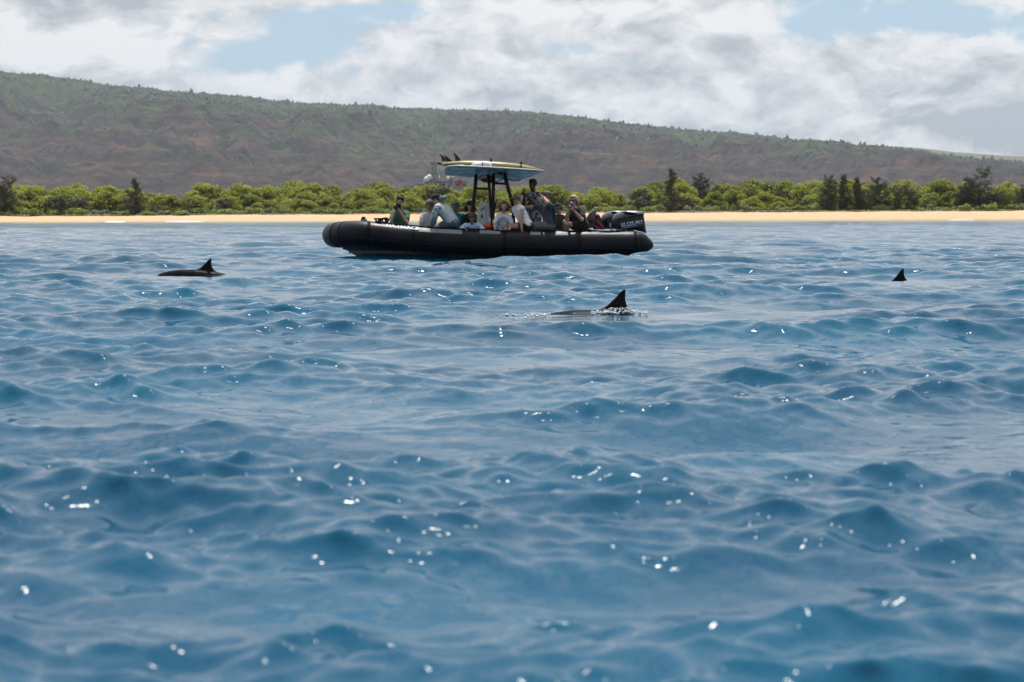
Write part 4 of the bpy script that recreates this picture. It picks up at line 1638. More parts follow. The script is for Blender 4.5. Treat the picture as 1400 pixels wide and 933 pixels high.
def roof_load():
    M_YEL = pmat('olive_yellow_board', (0.29, 0.25, 0.075), .30, .5, vary=.10, vscale=2.0)
    o, a, ax, L = board('surfboard', (603, 221.6), (742, 230.4), .62, .17, M_YEL, 'olive yellow surfboard strapped fins up on top of the boat roof', rocker=.06)
    M_FIN = pmat('black_fin', (0.012, 0.012, 0.013), .3, .5, vary=.2)
    for (px, py, dy, h) in ((605.5, 219.5, -.16, .13), (611.5, 220, .18, .12), (624.0, 219.0, 0.0, .16)):
        c = P(px, py, dy)
        out = [(0.10, -.02), (0.09, .02), (0.02, h * .65), (-.05, h), (-.085, h * .97), (-.05, h * .72), (-.03, h * .35), (-.03, -.02)]
        MB().prism(out, .016, Matrix.Translation(c)).build('fin', M_FIN, o, smooth=False)
    p = P(601.5, 223.8, -.05)
    MB().box(p, (.11, .08, .06), bevel=.02, rot=Matrix.Rotation(R(18), 3, 'Y')).build('tail_leash_plug', M_FIN, o)
    # dark board beneath it
    o2, *_ = board('bodyboard', (612.5, 228.0), (648, 226.8), .5, .08, pmat('black_board', (0.013, 0.013, 0.014), .4, .4, vary=.2), 'short black board tucked under the tail of the yellow surfboard', rocker=.0, dy0=-.1)
    MB().prism([(-.02, .02), (.03, .02), (.03, -.10), (-.01, -.08)], .015, Matrix.Translation(P(613, 227, -.28))).build('fin', M_FIN, o2, smooth=False)
    # white kit bag
    mb = MB()
    c = P(658.5, 226.0, -.58)
    mb.ball(c, (.235, .13, .075), seg=18, rings=10)
    mb.ball(c + Vector((.06, .01, .01)), (.15, .14, .085), seg=16, rings=8)
    o3 = mb.build('kit_bag', pmat('white_canvas', (.68, .69, .70), .7, .3, vary=.10, vscale=8, bump=.008, bscale=18))
    tag(o3, 'white soft kit bag lashed beside the surfboard on the boat roof', 'bag')
    MB().tube([c + Vector((.02, -.13, -.06)), c + Vector((.02, -.12, .04)), c + Vector((.02, 0, .09))], .012, 6).build('strap', M_ROPE, o3)
    # tie-down straps
    for px, y0_, y1_ in ((671.5, 232, 219.0), (712.5, 234, 223.2)):
        mb = MB()
        top = P(px, y1_, 0)
        mb.tube([P(px - .5, y0_, -.5), P(px, (y0_ + y1_) / 2, -.34), top + Vector((0, -.15, 0)), top + Vector((0, .15, 0)), P(px, (y0_ + y1_) / 2, .34), P(px, y0_ + 3, .5)], .016, 6)
        mb.box(top + Vector((0, -.2, -.0)), (.05, .05, .05), bevel=.01)
        tag(mb.build('tie_down_strap', M_ROPE), 'black tie down strap with white buckle across the yellow surfboard' if px < 700 else 'black tie down strap nearer the nose of the yellow surfboard', 'strap')
    # small things aboard
    c = P(497, 302.5, -.55)
    o = empty('drink_bottle', c); tag(o, 'black and teal bottle standing at the bow of the boat', 'bottle')
    MB().tube([c + Vector((.0, 0, -.14)), c + Vector((0, 0, .05))], .062, 14).build('bottle_body', M_RUBBER_M, o)
    MB().tube([c + Vector((.02, -.01, -.03)), c + Vector((.02, -.01, .04))], .066, 14).build('sleeve', pmat('teal_sleeve', (0.02, 0.16, 0.22), .5, .4, vary=.1), o)
    MB().tube([c + Vector((0, 0, .05)), c + Vector((0, 0, .075)), c + Vector((0, 0, .10))], [.05, .045, .03], 14).build('lid', M_RUBBER_M, o)
    c = P(666.5, 310, -.5)
    o = MB().ball(c, (.11, .12, .075), seg=16).ball(c + Vector((-.03, 0, .03)), (.07, .09, .05)).build('dry_bag', pmat('orange_red_dry_bag', (0.55, 0.08, 0.03), .5, .4, vary=.15, vscale=9, bump=.006, bscale=20))
    tag(o, 'orange red dry bag on deck between the console and the tube', 'bag')
    c = P(670, 304, -.4)
    o = MB().tube([c + Vector((0, 0, -.1)), c + Vector((0, 0, .1))], [.035, .045], 12).build('paper_cup', pmat('pale_cup', (.55, .52, .52), .6, .3, vary=.06))
    tag(o, 'pale pinkish cup standing by the console', 'cup')
    # grey backpack and the black bag with pink stripes
    M_GREY = pmat('grey_pack_cloth', (0.085, 0.085, 0.085), .75, .3, vary=.25, vscale=10, bump=.01, bscale=22)
    q = [P(803, 312, -.45), P(802, 298, -.45), P(806, 291, -.45), P(812, 287, -.45), P(816, 286.5, -.45), P(814, 298, -.45), P(811, 312, -.45)]
    rr = []
    for t, s in ((-.13, .86), (-.10, 1), (.10, 1), (.13, .86)):
        cc = sum(q, Vector()) / len(q)
        rr.append([cc + (p - cc) * s + Vector((0, t, 0)) for p in q])
    o = MB().loft(rr).build('backpack', M_GREY); tag(o, 'grey backpack standing on the boat tube behind the blonde woman', 'backpack')
    MB().tube([P(804, 308, -.60), P(806, 303, -.61), P(811, 302, -.60)], .02, 7).build('strap', M_RUBBER_M, o)
    MB().tube([P(813, 287, -.45), P(815.5, 284.6, -.45), P(817, 287.5, -.45)], .012, 6).build('handle', M_PATCH, o)
    q = [P(811, 314, -.30), P(814, 296, -.30), P(817, 292, -.30), P(820, 295, -.30), P(827, 314, -.30)]
    rr = []
    for t, s in ((-.14, .9), (-.11, 1), (.11, 1), (.14, .9)):
        cc = sum(q, Vector()) / len(q)
        rr.append([cc + (p - cc) * s + Vector((0, t, 0)) for p in q])
    o = MB().loft(rr).build('duffel_bag', pmat('dark_grey_bag', (0.035, 0.04, 0.042), .7, .3, vary=.2, vscale=10, bump=.006, bscale=20))
    tag(o, 'dark bag with bright pink stripes leaning behind the grey backpack', 'bag')
    M_PINK = pmat('pink_stripe', (0.62, 0.03, 0.13), .6, .3, vary=.08)
    for x0, y0_, x1, y1_ in ((814, 300.5, 825.5, 311.5), (812, 308.5, 819.5, 313.5), (815, 294, 818.5, 296.5)):
        MB().tube([P(x0, y0_, -.445), P(x1, y1_, -.445)], .018, 8, squash=((0, 1, 0), .4)).build('stripe', M_PINK, o)


roof_load()

# ================================================================== people
def remeshed(mb, name, voxel, smooth_it=4, factor=0.5):
    """one continuous surface out of overlapping shapes"""
    me = mb.mesh(name)
    bm = bmesh.new(); bm.from_mesh(me)
    bmesh.ops.recalc_face_normals(bm, faces=bm.faces[:])
    bm.to_mesh(me); bm.free()
    o = bpy.data.objects.new(name, me)
    COL.objects.link(o)
    md = o.modifiers.new('r', 'REMESH'); md.mode = 'VOXEL'; md.voxel_size = voxel; md.use_smooth_shade = True
    if smooth_it:
        sm = o.modifiers.new('s', 'SMOOTH'); sm.iterations = smooth_it; sm.factor = factor
    dg = bpy.context.evaluated_depsgraph_get(); dg.update()
    out = bpy.data.meshes.new_from_object(o.evaluated_get(dg))
    bpy.data.objects.remove(o); bpy.data.meshes.remove(me)
    out.name = name
    return out


def mesh_arrays(me):
    co = np.zeros(len(me.vertices) * 3, dtype=np.float32); me.vertices.foreach_get('co', co)
    return co.reshape(-1, 3)


def wrinkle(me, amp, scale, seed):
    co = mesh_arrays(me)
    no = np.zeros_like(co).ravel(); me.vertices.foreach_get('normal', no); no = no.reshape(-1, 3)
    r = np.random.default_rng(seed)
    h = np.zeros(len(co))
    for k in range(7):
        d = r.normal(0, 1, 3); d /= np.linalg.norm(d)
        f = scale * r.uniform(.6, 1.9)
        h += np.sin(co @ d * f + r.uniform(0, 6.28) + 1.5 * np.sin(co @ np.roll(d, 1) * f * .5))
    co = co + no * (amp * h / 2.6)[:, None]
    me.vertices.foreach_set('co', co.astype(np.float32).ravel()); me.update()


SKIN = {k: pmat('skin_' + k, c, .5, .4, vary=.10, vscale=12) for k, c in
        dict(light=(.50, .30, .21), tan=(.38, .215, .14), mid=(.30, .165, .105), brown=(.085, .042, .026)).items()}
_cloth = {}


def cloth(name, c, pattern=None):
    if name in _cloth: return _cloth[name]
    m = pmat(name, c, .85, .2, vary=.12, vscale=10, bump=.004, bscale=40, sheen=.1)
    if pattern:
        nt = m.node_tree; g = NT(nt); b = nt.nodes['Principled BSDF']
        co = g.node('ShaderNodeTexCoord').outputs['Object']
        n = g.noise(co, pattern[1], 1.5, .5, 1.0)
        n2 = g.noise(g.vm('ADD', co, (3, 1, 2)), pattern[1] * 1.7, 1.0, .5, .8)
        f = g.m('MAXIMUM', g.ss(n, .55, .58), g.ss(n2, .58, .61))
        g.link(g.mix(f, c, pattern[0]), b.inputs['Base Color'])
    _cloth[name] = m
    return m


M_HAIR = {'black': pmat('black_hair', (.006, .005, .0045), .5, .2, vary=.4, vscale=40, bump=.006, bscale=90),
          'brown': pmat('brown_hair', (.075, .042, .022), .55, .3, vary=.4, vscale=40, bump=.006, bscale=90),
          'auburn': pmat('auburn_hair', (.17, .078, .040), .55, .3, vary=.4, vscale=40, bump=.006, bscale=90),
          'blonde': pmat('blonde_hair', (.42, .29, .14), .55, .3, vary=.4, vscale=40, bump=.006, bscale=90),
          'sandy': pmat('sandy_hair', (.20, .13, .065), .55, .3, vary=.4, vscale=40, bump=.006, bscale=90)}
M_DARK = pmat('dark_lens', (.008, .008, .009), .12, .5)
M_EYE = pmat('eye', (.03, .022, .018), .2, .5)
M_LIP = pmat('lip', (.26, .10, .08), .5, .4)
M_BLACK_CLOTH = cloth('black_cloth', (.012, .012, .013))


def head_frame(face):
    f = Vector(face).normalized()
    r_ = f.cross(Vector((0, 0, 1))).normalized()
    u = r_.cross(f)
    return Matrix((r_, f, u)).transposed()


def fingers(mb, wr, d, palm_n, grip):
    """palm and five fingers; d = direction of the hand, palm_n = the way the palm faces"""
    d = d.normalized()
    n = (palm_n - d * palm_n.dot(d)).normalized()
    s = d.cross(n)
    base = wr + d * .085
    for i, (off, L) in enumerate(((-.030, .066), (-.010, .076), (.010, .072), (.029, .058))):
        p0 = base + s * off - d * .01
        bend = grip * (1.0 + .12 * i)
        pts = [p0]
        a = 0.0
        for seg in (.45, .32, .23):
            a += bend * .55
            pts.append(pts[-1] + (d * math.cos(a) + n * math.sin(a)) * L * seg)
        mb.tube(pts, [.0095, .0090, .0082, .0060], 6)
    p0 = wr + d * .03 - s * .028
    t = (d * .55 - s * .75 + n * (.25 + grip * .3)).normalized()
    p1 = p0 + t * .036
    p2 = p1 + (t * .6 + d * .6 + n * grip * .4).normalized() * .030
    mb.tube([p0, p1, p2], [.0125, .0105, .0075], 6)


def person(label, H, face, neck, chest, pelvis, shL, shR, armL, armR, skin, shirt, sleeve, shirt_mat, bottom_mat, bottom_len=.75,
           kneeL=None, kneeR=None, ankL=None, ankR=None, hair=None, hair_style='short', hat=None, glasses=None, sc=1.0, build=1.0, legdir=(0, 1, 0), gripL=.7, gripR=.7,
           hip_y=None, seed=1, name='person'):
    """shL / armL are the ones on the bow side. Points are (pixel x, pixel y, metres beyond the centre line)."""
    V = lambda q: P(*q)
    H, neck, chest, pelvis, shL, shR = map(V, (H, neck, chest, pelvis, shL, shR))
    elL, wrL = map(V, armL); elR, wrR = map(V, armR)
    side = (shR - shL); side.z = 0
    side = side.normalized() if side.length > .08 else Vector((face[1], -face[0], 0)).normalized()
    hipL, hipR = pelvis - side * .095 * sc, pelvis + side * .095 * sc
    ld = Vector(legdir).normalized()
    deck = .22
    def leg(hip, knee, ank):
        k = V(knee) if knee else hip + ld * .42 * sc + Vector((0, 0, -.05))
        a = V(ank) if ank else Vector((k.x, k.y, max(deck + .07, k.z - .44 * sc))) + ld * .05
        return k, a
    knL, anL = leg(hipL, kneeL, ankL); knR, anR = leg(hipR, kneeR, ankR)
    F = head_frame(face)
    hd = lambda x, y, z: H + F @ Vector((x * sc, y * sc, z * sc))
    b = build * sc
    mb = MB()
    # head: skull, face, jaw, nose, brow, ears
    mb.ball(hd(0, -.012, .022), (.076 * sc, .096 * sc, .093 * sc), F, 16, 12)
    mb.ball(hd(0, .028, -.045), (.058 * sc, .062 * sc, .068 * sc), F, 14, 10)
    mb.ball(hd(0, .070, -.090), (.026 * sc, .020 * sc, .020 * sc), F)
    mb.capsule(hd(0, .088, .012), hd(0, .104, -.022), .010 * sc, .016 * sc, 8)
    mb.capsule(hd(-.04, .074, .028), hd(.04, .074, .028), .015 * sc, .015 * sc, 8)
    for s in (-1, 1):
        mb.ball(hd(.078 * s, -.010, -.005), (.013 * sc, .024 * sc, .034 * sc), F)
    mb.capsule(neck + (neck - H) * .12, hd(0, -.02, -.07), .056 * b, .052 * b, 12)
    # trunk
    def trunk(m_, grow, low=1.0):
        for sh, hip in ((shL, hipL), (shR, hipR)):
            s_in = sh.lerp(neck, .28) + Vector((0, 0, -.045))
            waist = hip.lerp(chest + (sh - chest) * .42, .48)
            m_.capsule(s_in, waist, (.082 + grow) * b, (.088 + grow) * b, 14)
            m_.capsule(waist, hip.lerp(waist, 1 - low), (.088 + grow) * b, (.098 + grow) * b, 14)
        m_.capsule(neck + Vector((0, 0, -.075)), chest, (.075 + grow) * b, (.108 + grow) * b, 14)
        m_.capsule(chest, pelvis, (.108 + grow) * b, (.112 + grow) * b, 14)
        m_.capsule(shL, shR, (.052 + grow) * b, (.052 + grow) * b, 12)
        m_.capsule(neck + Vector((0, 0, -.03)), shL, (.045 + grow) * b, (.052 + grow) * b, 12)
        m_.capsule(neck + Vector((0, 0, -.03)), shR, (.045 + grow) * b, (.052 + grow) * b, 12)
    trunk(mb, 0)
    for sh, el, wr in ((shL, elL, wrL), (shR, elR, wrR)):
        mb.capsule(sh, sh.lerp(el, .5), .050 * b, .046 * b, 12)
        mb.capsule(sh.lerp(el, .5), el, .046 * b, .038 * b, 12)
        mb.capsule(el, el.lerp(wr, .4), .039 * b, .040 * b, 12)
        mb.capsule(el.lerp(wr, .4), wr, .040 * b, .027 * b, 12)
        d = (wr - el).normalized()
        mb.ball(wr + d * .045 * sc, (.034 * sc, .022 * sc, .046 * sc), d.to_track_quat('Z', 'Y').to_matrix(), 10, 8)
    for hip, kn, an in ((hipL, knL, anL), (hipR, knR, anR)):
        mb.capsule(hip, hip.lerp(kn, .5), .088 * b, .076 * b, 12)
        mb.capsule(hip.lerp(kn, .5), kn, .076 * b, .054 * b, 12)
        mb.capsule(kn, kn.lerp(an, .35), .052 * b, .054 * b, 12)
        mb.capsule(kn.lerp(an, .35), an, .054 * b, .036 * b, 12)
        fd = Vector((ld.x, ld.y, 0)); fd = fd.normalized() if fd.length > .1 else Vector((0, -1, 0))
        mb.capsule(an + Vector((0, 0, -.03)) - fd * .03, an + fd * .13 + Vector((0, 0, -.045)), .036 * b, .026 * b, 10)
    me = remeshed(mb, name, .0155)
    # fingers join the body mesh
    fm = MB()
    for el, wr, grip in ((elL, wrL, gripL), (elR, wrR, gripR)):
        d = (wr - el)
        pn = Vector((0, 0, -1)) if abs(d.normalized().z) < .6 else Vector((-1, -.4, 0))
        fingers(fm, wr, d, pn, grip)
    bm = bmesh.new(); bm.from_mesh(me)
    f2 = fm.mesh('f'); bm.from_mesh(f2)
    bm.to_mesh(me); bm.free(); bpy.data.meshes.remove(f2)
    body = link_mesh(name, me, SKIN[skin])
    tag(body, label, 'person', 'people aboard the boat')
    # shirt
    sm = MB()
    trunk(sm, .016, .86)
    if sleeve > 0:
        for sh, el, wr in ((shL, elL, wrL), (shR, elR, wrR)):
            u = min(sleeve, 1.0)
            sm.capsule(sh, sh.lerp(el, u), .068 * b, (.066 if sleeve < 1 else .056) * b, 12)
            if sleeve > 1:
                sm.capsule(el, el.lerp(wr, (sleeve - 1) * .94), .056 * b, .044 * b, 12)
    sme = remeshed(sm, shirt, .0165, 4)
    wrinkle(sme, .005, 42, seed)
    sob = link_mesh(shirt, sme, shirt_mat, body)
    # trousers or shorts
    bmx = MB()
    bmx.capsule(hipL, hipR, .112 * b, .112 * b, 14)
    bmx.capsule(pelvis, pelvis.lerp(chest, .35), .128 * b, .120 * b, 14)
    for hip, kn, an in ((hipL, knL, anL), (hipR, knR, anR)):
        u = min(bottom_len, 1.0)
        e = hip.lerp(kn, u)
        bmx.capsule(hip, e, .106 * b, (.106 - .030 * u) * b, 12)
        if bottom_len > 1:
            bmx.capsule(kn, kn.lerp(an, (bottom_len - 1)), .074 * b, .062 * b, 12)
    bme = remeshed(bmx, 'shorts' if bottom_len <= 1 else 'trousers', .018, 3)
    wrinkle(bme, .004, 36, seed + 5)
    link_mesh('shorts' if bottom_len <= 1 else 'trousers', bme, bottom_mat, body)
    # face
    for s in (-1, 1):
        MB().ball(hd(.031 * s, .079, .006), (.013 * sc, .009 * sc, .009 * sc), F, 8, 6).build('eye', M_EYE, body)
    MB().ball(hd(0, .088, -.052), (.024 * sc, .007 * sc, .007 * sc), F, 8, 6).build('mouth', M_LIP, body)
    # hair
    r = random.Random(seed)
    if hair:
        hm = MB()
        if hat:
            hm.ball(hd(0, -.030, .004), (.083 * sc, .092 * sc, .080 * sc), F, 16, 12)
        else:
            hm.ball(hd(0, -.030, .042), (.088 * sc, .098 * sc, .094 * sc), F, 16, 12)
            hm.ball(hd(0, .034, .088), (.070 * sc, .062 * sc, .038 * sc), F, 12, 8)
        for s in (-1, 1):
            hm.capsule(hd(.074 * s, .010, .05), hd(.078 * s, .0, -.0), .020 * sc, .016 * sc)
        if hair_style == 'tousled':
            for k in range(34):
                a = r.uniform(0, 6.28); e = r.uniform(.1, 1.4)
                v = Vector((math.cos(a) * math.cos(e), math.sin(a) * math.cos(e) - .25, math.sin(e)))
                hm.ball(hd(v.x * .098, v.y * .102 - .005, .045 + v.z * .100), r.uniform(.020, .034) * sc, seg=8, rings=6)
        if hair_style in ('long', 'bob', 'curly'):
            Ldrop = {'long': .24, 'bob': .15, 'curly': .13}[hair_style]
            for k in range(30):
                a = -math.pi * (k + .5) / 30
                q = Vector((math.cos(a) * .085, math.sin(a) * .075 - .012, 0))
                top = hd(q.x * .9, q.y, .02 if hat else .06)
                l_ = Ldrop * r.uniform(.8, 1.1)
                end = hd(q.x * r.uniform(1.05, 1.45), q.y * r.uniform(1.0, 1.3), -l_ + .02)
                mid = top.lerp(end, .5) + F @ Vector((q.x * .35, q.y * .3, 0)) + Vector((r.uniform(-.015, .015), 0, 0))
                hm.capsule(top, mid, .024 * sc, .024 * sc, 8); hm.capsule(mid, end, .024 * sc, .013 * sc, 8)
                if hair_style == 'curly':
                    for _ in range(2):
                        hm.ball(mid.lerp(end, r.random()) + Vector((r.uniform(-.02, .02), r.uniform(-.02, .02), r.uniform(-.02, .02))), r.uniform(.018, .028), seg=8, rings=6)
        hme = remeshed(hm, 'hair', .0115, 1)
        wrinkle(hme, .004, 130, seed + 9)
        link_mesh('hair', hme, M_HAIR[hair], body)
    # headgear
    if hat:
        kind, c, brim_dir = hat
        hmat = cloth('hat_cloth_%d' % seed, c, ((.05, .05, .04), 14) if kind == 'camo' else None)
        hm = MB()
        rings = []
        for k in range(8):
            e = math.pi / 2 * k / 7
            rr_ = [(.094 * math.cos(e) + .002, .112 * math.cos(e) + .002)] 
            z = .028 + .094 * math.sin(e) ** .9
            rings.append([hd(rr_[0][0] * math.cos(t), -.012 + rr_[0][1] * math.sin(t), z) for t in [6.283 * j / 20 for j in range(20)]])
        hm.loft(rings)
        if kind in ('cap', 'camo'):
            part = hm.build('cap', hmat, body)
            bm_ = MB()
            outl = []
            for j in range(13):
                t = math.pi * j / 12
                outl.append((.078 * math.cos(t), .085 + .085 * math.sin(t)))
            top = [hd(x, brim_dir * y - .012 * (brim_dir < 0), .034 - 1.2 * x * x - .10 * max(0, y - .085)) for x, y in outl]
            bot = [p - F @ Vector((0, 0, .007)) for p in top]
            n_ = len(top)
            bm_.add(top + bot, [tuple(range(n_)), tuple(range(2 * n_ - 1, n_ - 1, -1))] + [(i, (i + 1) % n_, (i + 1) % n_ + n_, i + n_) for i in range(n_)])
            bm_.build('brim', hmat, part)
            MB().ball(hd(0, -.012, .124), .009, seg=8, rings=5).build('button', hmat, part)
        else:
            part = hm.build('bucket_hat', hmat, body)
            rings = []
            for rx, z in ((.096, .036), (.118, .026), (.150, .006), (.152, .000), (.120, .018), (.095, .028)):
                rings.append([hd(rx * math.cos(t), -.012 + rx * 1.12 * math.sin(t), z + .012 * math.sin(3 * t + seed)) for t in [6.283 * j / 28 for j in range(28)]])
            MB().loft(rings, cap=False).build('brim', hmat, part)
            MB().tube([hd(.0965 * math.cos(t), -.012 + .1145 * math.sin(t), .048) for t in [6.283 * j / 24 for j in range(25)]], .008, 6).build('hat_band', M_BLACK_CLOTH, part)
    if glasses:
        gm = pmat('lens_%d' % seed, glasses, .12, .5)
        mb = MB()
        for s in (-1, 1):
            mb.ball(hd(.034 * s, .090, .006), (.030 * sc, .010 * sc, .020 * sc), F, 12, 8)
            mb.tube([hd(.062 * s, .082, .010), hd(.080 * s, .03, .010), hd(.082 * s, -.02, .004)], .005, 6)
        mb.tube([hd(-.02, .096, .012), hd(.02, .096, .012)], .005, 6)
        mb.build('sunglasses', gm, body)
    return dict(body=body, wrL=wrL, wrR=wrR, hd=hd, F=F)


def long_lens_camera(c, d, label):
    o = empty('camera', c); d = Vector(d).normalized()
    q = d.to_track_quat('Y', 'Z').to_matrix()
    MB().box(c, (.14, .07, .10), rot=q, bevel=.015).build('camera_body', M_RUBBER_M, o)
    MB().box(c + q @ Vector((0, 0, .06)), (.06, .06, .035), rot=q, bevel=.01).build('viewfinder', M_RUBBER_M, o)
    ln = MB().tube([c + d * .03, c + d * .09, c + d * .10, c + d * .17], [.040, .040, .046, .048], 16).build('lens', M_RUBBER_M, o)
    MB().ball(c + d * .168, (.040, .006, .040), rot=q).build('front_glass', M_DARK, ln)
    tag(o, label, 'camera')


def people():
    W = cloth
    green = W('green_tee', (.055, .145, .095)); white = W('off_white_tee', (.52, .53, .54)); greyr = W('pale_grey_rash_guard', (.42, .46, .50))
    teal = W('teal_shirt', (.02, .22, .30)); sky = W('pale_blue_top', (.42, .55, .74)); blouse = W('white_blouse', (.58, .60, .66))
    tank = W('white_tank_top', (.70, .71, .74)); navy = W('navy_floral_shirt', (.025, .032, .060), ((.36, .40, .46), 17))
    greyt = W('grey_tee', (.055, .060, .068)); black = M_BLACK_CLOTH; denim = W('blue_grey_shorts', (.075, .115, .19)); khaki = W('grey_trousers', (.12, .12, .12))
    camo = W('camouflage_sleeve', (.06, .10, .14), ((.32, .40, .46), 26))
    r = person('person in green tee with black hair aiming a camera, sitting near the bow', (547, 276.2, .2), (-.25, -1, -.05), (547, 287.5, .24), (547, 297, .25), (548, 314, .3),
               (537.5, 292.5, .2), (557, 292.5, .2), ((534.5, 304, -.02), (541, 287.5, -.02)), ((556, 305, -.02), (546, 288, -.04)), 'tan', 'tee_shirt', .62, green, black,
               hair='black', hair_style='tousled', legdir=(-.3, -1, 0), seed=1, gripL=1.3, gripR=1.3, sc=.97)
    long_lens_camera(P(543.6, 283.2, .04), (-.25, -1, -.05), 'black camera with a long lens held by the person in the green tee')
    person('person in off white tee and grey cap half hidden behind the bent man', (587.5, 280, .25), (-.85, -.5, -.08), (587, 290.5, .28), (585, 300, .28), (584, 316, .3),
           (578.5, 295.5, .12), (593, 295, .42), ((575.5, 307, .05), (581, 317, -.1)), ((594, 308, .45), (590, 317, .3)), 'mid', 'tee_shirt', .7, white, denim,
           hair='brown', hat=('cap', (.14, .14, .15), 1), legdir=(-1, -.2, 0), seed=2)
    r = person('man in pale grey long sleeved top and black cap bent forward on the tube', (595.5, 272.5, -.72), (-.86, -.38, -.36), (602, 279.5, -.74), (609, 288.5, -.76), (618.5, 305, -.80),
               (599.5, 284.5, -.55), (598.5, 284.0, -.98), ((594, 298, -.5), (590, 309, -.5)), ((594.0, 297, -1.08), (590, 308, -1.0)), 'tan', 'long_sleeved_top', 1.9, greyr, denim,
               hair='brown', hat=('cap', (.012, .012, .014), -1), kneeL=(600, 310, -.55), kneeR=(601, 310, -.85), ankL=(598, 338, -.5), ankR=(599, 338, -.62), build=1.22, seed=3, legdir=(-1, .2, 0))
    # camouflage arm panel and bunched hood
    sh, el, wr = P(598.5, 284.0, -.98), P(594, 297, -1.08), P(590, 308, -1.0)
    mb = MB(); mb.capsule(sh.lerp(el, .08), el, .090, .078, 14); mb.capsule(el, el.lerp(wr, .85), .078, .060, 14)
    cm = remeshed(mb, 'camouflage_sleeve', .013, 3); wrinkle(cm, .006, 50, 4); link_mesh('camouflage_sleeve', cm, camo, r['body'])
    mb = MB(); hc = P(605.5, 271.5, -.76)
    for k in range(6): mb.ball(hc + Vector((.035 * math.cos(k), .07 * math.sin(k * 1.3), .025 * math.sin(k * 2.1))), (.055, .07, .04))
    hm = remeshed(mb, 'hood', .014, 3); link_mesh('hood', hm, W('slate_blue_hood', (.16, .21, .29)), r['body'])
    person('person in teal shirt and grey brimmed sun hat sitting on the side bench', (622.5, 283, .35), (-.45, -1, -.02), (624.5, 293, .38), (626, 302, .40), (626, 316, .40),
           (618, 298, .3), (634.5, 297, .4), ((614.5, 309, .2), (619, 319, .05)), ((637.5, 309, .35), (632, 319, .15)), 'mid', 'shirt', .85, teal, khaki,
           hair='brown', hat=('bucket', (.12, .125, .13), 1), glasses=(.01, .01, .012), legdir=(0, -1, 0), seed=5)
    person('person in black top and black cap with brown hair on their shoulders', (643, 281.5, .3), (.25, -1, -.03), (643, 292, .33), (643.5, 303, .35), (644, 318, .38),
           (635, 298.5, .28), (651.5, 297.5, .3), ((632, 310, .15), (638, 319, .0)), ((655, 310, .2), (649, 320, .05)), 'light', 'top', 1.5, black, black,
           hair='brown', hair_style='bob', hat=('cap', (.012, .014, .018), 1), legdir=(.2, -1, 0), seed=6)
    person('child in pale blue long sleeves with tousled brown hair leaning over the tube', (645.5, 299.5, -.86), (-.05, -.9, -.42), (645, 306.5, -.72), (645, 312, -.55), (645, 321, -.28),
           (636.5, 308.5, -.72), (654.5, 308, -.72), ((629.5, 313.0, -.86), (636, 313.8, -1.02)), ((660.5, 313.5, -.86), (652.5, 316.0, -1.06)), 'tan', 'long_sleeved_top', 1.85, sky, denim,
           hair='brown', hair_style='tousled', glasses=(.008, .008, .009), kneeL=(642, 339, -.45), kneeR=(648, 339, -.45), ankL=(642, 341.5, -.1), ankR=(648, 341.5, -.1), sc=.88, build=.92, seed=7, legdir=(0, 1, 0), gripL=1.0, gripR=1.0)
    person('girl in white blouse with curly auburn hair resting her hands on the tube', (689, 282, -.58), (-.06, -1, -.08), (688.5, 292, -.52), (688, 300, -.47), (688, 315, -.42),
           (680.5, 296.5, -.55), (696.5, 296.5, -.55), ((676, 305, -.66), (676.5, 313.5, -.92)), ((699.5, 306, -.66), (696.5, 314.5, -.96)), 'light', 'blouse', .92, blouse, denim,
           hair='auburn', hair_style='curly', kneeL=(684, 339, -.52), kneeR=(692, 339, -.52), ankL=(684, 341.5, -.15), ankR=(692, 341.5, -.15), sc=.92, build=.92, seed=8, legdir=(0, 1, 0), gripL=.35, gripR=.35)
    person('woman in white tank top and patterned cap sitting on the tube, one arm propped straight', (706, 271.8, -.66), (-.66, -.75, -.10), (709.5, 281, -.70), (713, 292.5, -.76), (720, 309, -.80),
           (703, 285.5, -.52), (714, 285.5, -.88), ((697, 282.5, -.30), (687.5, 279.5, -.05)), ((712, 301, -1.02), (713.5, 314.5, -1.06)), 'tan', 'tank_top', 0, tank, black,
           hair='sandy', hat=('camo', (.30, .28, .20), 1), glasses=(.008, .008, .009), bottom_len=.42, kneeL=(697, 309.5, -.62), kneeR=(698, 310.5, -.82), ankL=(700, 336, -.55), ankR=(701, 337, -.66), seed=9, gripL=.3, gripR=.3)
    r = person('man with black hair in navy floral shirt standing by the helm, hands raised', (728, 252.6, .30), (-.62, -.78, .02), (729, 263.5, .34), (728.5, 276, .36), (728, 302, .40),
               (719.5, 269.5, .26), (737, 269.5, .34), ((716.5, 281.5, .08), (716.5, 269, -.02)), ((734, 281, .02), (720.5, 268, -.04)), 'brown', 'floral_shirt', .8, navy, khaki,
               hair='black', kneeL=(723, 324, .36), kneeR=(731, 324, .40), ankL=(722, 342, .40), ankR=(731, 342, .44), bottom_len=.95, build=1.12, seed=10, legdir=(-.5, -1, 0), gripL=1.3, gripR=1.3)
    # long floral shirt tail
    c = P(716.2, 262.8, -.06)
    o = empty('phone', c); tag(o, 'green cased phone held up by the man in the floral shirt', 'phone')
    MB().box(c, (.085, .016, .15), rot=Matrix.Rotation(.5, 3, 'Z') @ Matrix.Rotation(.2, 3, 'Y'), bevel=.006).build('case', pmat('green_phone_case', (.11, .19, .035), .5, .4, vary=.1), o)
    MB().ball(c + Vector((-.02, -.02, -.02)), (.018, .012, .018)).build('lens', M_DARK, o)
